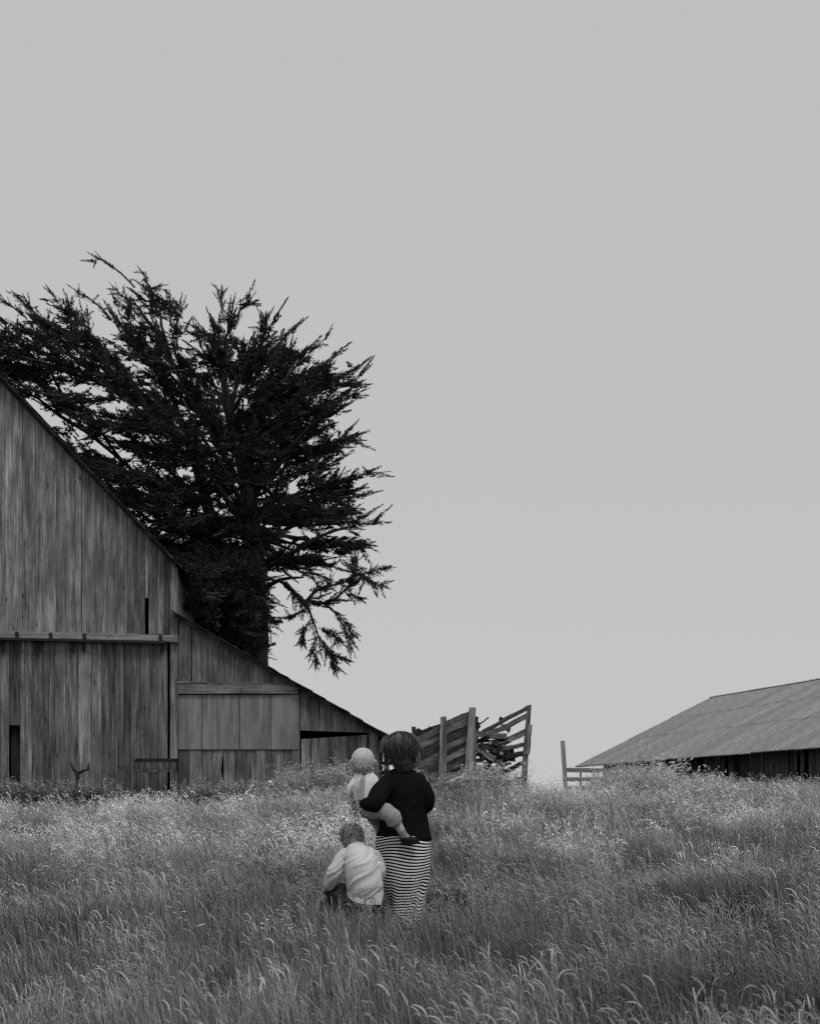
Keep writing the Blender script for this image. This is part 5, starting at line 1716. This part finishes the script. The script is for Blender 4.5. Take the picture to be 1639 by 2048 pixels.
# weeds along the barn foot, lower towards the door, taller at the right of the lean-to
weed_patch(-60, 230, 31.0, 33.2, 480, ('weed', 'weed', 'weed', 'weedp'), 1.0, 1.75, .9)
weed_patch(230, 370, 31.0, 33.2, 190, ('weed',), .75, 1.25, .85)
weed_patch(370, 580, 30.6, 33.2, 360, ('weed', 'weed', 'weedp'), 1.0, 1.6, .95)
weed_patch(550, 730, 25.0, 31.0, 210, ('weedp', 'weedp', 'oat', 'weed'), 1.0, 1.75, 1.1)
weed_patch(600, 740, 31.0, 33.2, 60, ('weedp', 'weed'), .9, 1.3, 1.0)
weed_patch(865, 930, 26.4, 27.8, 60, ('weedp', 'weed', 'weedp'), .7, 1.2, 1.0)
weed_patch(925, 1050, 26.0, 27.8, 75, ('weedp', 'weedp', 'oat'), .8, 1.6, 1.35)
weed_patch(1225, 1345, 24.0, 29.0, 150, ('oat', 'weedp', 'weedp'), 1.0, 1.5, 1.3)
weed_patch(1190, 1430, 20.0, 30.0, 240, ('oat', 'oat', 'weedp'), .75, 1.2, 1.3)
weed_patch(1400, 1700, 24.0, 31.0, 260, ('oat', 'oat', 'weedp'), .7, 1.05, 1.0)
weed_patch(1180, 1320, 33.0, 39.0, 90, ('weed', 'weedp'), .7, 1.2, .9)
weed_patch(875, 960, 11.9, 13.0, 26, ('weed', 'flower', 'weed'), .75, 1.0, .5)
weed_patch(560, 640, 12.6, 14.0, 12, ('flower',), .9, 1.1, 1.0)

info = {
    'dense': (b_dense, 5, "fine leaning blades of meadow grass covering the field", "grass"),
    'leafy': (b_leafy_grass, 5, "short leafy grass blades in the foreground", "grass"),
    'fox': (b_fox, 7, "grass with scattered nodding pale seed heads", "grass"),
    'fox2': (b_fox2, 7, "grass thick with bowed pale seed heads", "grass"),
    'spike': (b_spike, 5, "upright spiked grass stalks among the blades", "grass"),
    'oat': (b_oat, 7, "loose wild oats with hanging spikelets", "wild oats"),
    'weed': (b_weed, 5, "dark broad-leaved weeds crowding the foot of the barn", "weeds"),
    'weedp': (b_weedp, 6, "pale leafy flowering weeds through the far field", "weeds"),
    'flower': (b_flower, 5, "small white field flowers in the grass", "flowers"),
}
names = {'dense': 'meadow_grass', 'leafy': 'leafy_grass', 'fox': 'nodding_grass', 'fox2': 'seeding_grass', 'spike': 'spiked_grass', 'oat': 'wild_oats', 'weed': 'broadleaf_weeds', 'weedp': 'flowering_weeds', 'flower': 'field_flowers'}
for i, (k, (bld, nv, lab, cat)) in enumerate(info.items()):
    col, kk = variants(names[k], bld, nv, 500 + 31 * i)
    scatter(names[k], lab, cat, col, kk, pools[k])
    print(k, len(pools[k]))

# ------------------------------------------------------------------ single plants one can point at
oatst = empty("wild_oat_stalk", (P(1478, 1620, 10.0).x, 10.0, ground_z(P(1478, 1620, 10.0).x, 10.0)), "tall arching wild oat stalk in front of the corrugated shed", "wild oat")
def OP(px, py, dy=0): return P(px, py, 10.0) + Vector((0, dy, 0))
stem = resample([OP(1500, 1915), OP(1478, 1760), OP(1446, 1660), OP(1415, 1590), OP(1385, 1545), OP(1352, 1520)], 26)
v, f = tube_mesh(stem, [.0028 - .0018 * i / 25 for i in range(26)], 5); o = mk("stem", v, f, M['stem_one'], smooth=True); fix_normals(o); world_parent(o, oatst)
sv = []; sf = []; bv = []; bf = []
r_ = random.Random(4)
for i in range(64):
    k = r_.uniform(11, 24.9); j = int(k); p = stem[j].lerp(stem[j + 1], k - j)
    dirv = Vector((r_.gauss(-.35, .75), r_.gauss(0, .5), r_.gauss(.1, .55))).normalized()
    q = p + dirv * r_.uniform(.03, .16) * (1.1 - (k - 11) / 20)
    v, f = tube_mesh([p, p.lerp(q, .5) + Vector((0, 0, .008)), q], [.0007, .0006, .0005], 3); b = len(bv); bv += v; bf += [tuple(x + b for x in t) for t in f]
    dn = Vector((r_.gauss(.75, .2), r_.gauss(0, .2), .55 + r_.gauss(0, .3))) * -1
    dn.normalize(); L = r_.uniform(.030, .044); s = dn.cross(Vector((r_.gauss(0, 1), r_.gauss(0, 1), r_.gauss(0, 1)))).normalized(); s2 = dn.cross(s)
    b = len(sv); w = L * .17
    sv += [q, q + dn * L * .4 + s * w, q + dn * L * .4 + s2 * w, q + dn * L * .4 - s * w, q + dn * L * .4 - s2 * w, q + dn * L]
    for a in range(4):
        c = (a + 1) % 4
        sf += [(0, 1 + a, 1 + c), (5, 1 + c, 1 + a)]
    o = mk("spikelet", sv, sf, M['oat_one']); world_parent(o, oatst); sv = []; sf = []
o = mk("branchlets", bv, bf, M['stem_one']); world_parent(o, oatst)

# round seed head on a bent stem, foreground left
sh_d = 9.2
ball_c = P(228, 1868, sh_d)
seed = empty("seed_head_plant", (ball_c.x + .12, sh_d, 0), "round fluffy seed head on a bent stem, lower left of the field", "seed head")
v, f = tube_mesh(resample([P(300, 1960, sh_d), P(270, 1905, sh_d), P(244, 1880, sh_d), ball_c + Vector((0, 0, -.02))], 12), [.003] * 12, 5); o = mk("stem", v, f, M['stem_one']); fix_normals(o); world_parent(o, seed)
sv = []; st = []
for _ in range(420):
    d = Vector((random.gauss(0, 1), random.gauss(0, 1), random.gauss(0, 1))).normalized(); s = d.orthogonal().normalized()
    b = len(sv); e = ball_c + d * .028
    sv += [tuple(ball_c + d * .006 - s * .0005), tuple(ball_c + d * .006 + s * .0005), tuple(e)]; st.append((b, b + 1, b + 2))
    t2 = d.cross(s)
    for an in range(3):
        u = (s * math.cos(an * 2.1) + t2 * math.sin(an * 2.1)) * .0045
        b = len(sv); sv += [tuple(e), tuple(e + u + d * .002), tuple(e + u * .8 + d * .003 + s * .001)]; st.append((b, b + 1, b + 2))
mk_np("fluff", np.array(sv), np.array(st), M['oat_one'], seed)

# taller leafy weeds standing clear of the grass
def weed_plant(px, py_top, d, label, group, pale=True, flowers=True, lean=0.0, leafs=1.0, wide=.22, seed_=0):
    r = random.Random(seed_ + 900)
    x0 = (px - HX) / FPX * d; z0 = ground_z(x0, d); ztop = P(px, py_top, d).z
    root = empty("weed_plant", (x0, d, z0), label, "weed", group)
    h = ztop - z0
    items = []; pet = []
    for k in range(5):
        a = r.uniform(0, 6.28); sp = r.uniform(.2, 1.0) * wide * (0 if k == 0 else 1); hh = h * (1 if k == 0 else r.uniform(.55, .92))
        pts = resample([Vector((x0, d, z0 - .03)), Vector((x0 + math.cos(a) * sp * .4 + lean * .3, d + math.sin(a) * sp * .4, z0 + hh * .5)), Vector((x0 + math.cos(a) * sp + lean, d + math.sin(a) * sp, z0 + hh))], 10)
        v, f = tube_mesh(pts, [.008 - .006 * i / 9 for i in range(10)], 5); o = mk("stem", v, f, M['stem_one'], smooth=True); fix_normals(o); world_parent(o, root)
        for j in range(int(44 * leafs)):
            q = r.uniform(.8, 8.9); i = int(q); p = pts[i].lerp(pts[i + 1], q - i)
            an = r.uniform(0, 6.28); L = r.uniform(.07, .15) * (1.15 - q / 12)
            items.append((p, (math.cos(an), math.sin(an), r.gauss(.2, .4)), L, L * r.uniform(.35, .55), (r.gauss(0, .3), r.gauss(0, .3), 1)))
        if flowers:
            for j in range(9):
                p = pts[-1] + Vector((r.gauss(0, .025), r.gauss(0, .025), r.uniform(-.22, .03)))
                for m_ in range(4):
                    an = m_ * 1.57 + r.uniform(-.3, .3)
                    pet.append((p, (math.cos(an), math.sin(an), .5), .036, .026, (0, 0, 1)))
    mk("leaves", *leaf_mesh(items), M['leafp_one'] if pale else M['leaf_one'], root)
    if pet: mk("petals", *leaf_mesh(pet), M['petal_one'], root)
G1 = "weeds in front of the chute"; G2 = "weeds before the shed"; G3 = "weeds by the lean-to"
weed_plant(946, 1526, 26.8, "pale weed tight against the chute's tallest middle post", G1, seed_=1)
weed_plant(967, 1524, 26.6, "slender white-tipped weed rising highest before the chute's dark gap", G1, wide=.12, seed_=2)
weed_plant(998, 1540, 26.7, "pale upright weed below the chute's fallen planks", G1, wide=.14, seed_=3)
weed_plant(915, 1556, 26.5, "low dark-leaved weed between the chute's two left posts", G1, pale=False, flowers=False, seed_=4)
weed_plant(1030, 1548, 27.0, "bushy weed beside the chute's right-hand leaning post", G1, seed_=5)
weed_plant(1282, 1484, 27.0, "tallest thin weed spire standing against the corrugated roof", G2, wide=.14, leafs=.6, seed_=6)
weed_plant(1299, 1496, 27.6, "second weed spire, just right of the tallest against the roof", G2, wide=.14, leafs=.7, seed_=7)
weed_plant(1264, 1508, 27.2, "leafy weed just left of the tallest spire at the shed eave", G2, seed_=8)
weed_plant(1320, 1508, 27.0, "dark leafy weed right of the spires, under the shed eave", G2, pale=False, seed_=9)
weed_plant(1187, 1528, 30.0, "weed with a pale tip beside the rail fence at the shed corner", G2, wide=.16, seed_=10)
weed_plant(1212, 1545, 29.0, "bushy weed hiding the right end of the rail fence", G2, pale=False, seed_=11)
weed_plant(660, 1532, 27.5, "white-flowered weed against the sagging lean-to door", G3, seed_=12)
weed_plant(688, 1538, 27.0, "white-flowered weed just left of the toddler's back", G3, seed_=13)
weed_plant(582, 1546, 28.0, "pale weed before the lean-to's middle post", G3, wide=.16, seed_=14)
weed_plant(628, 1556, 27.0, "leafy weed below the left end of the sagging door", G3, pale=False, seed_=15)
weed_plant(389, 1572, 31.0, "small pale weed at the barn's corner board", G3, wide=.15, seed_=16)
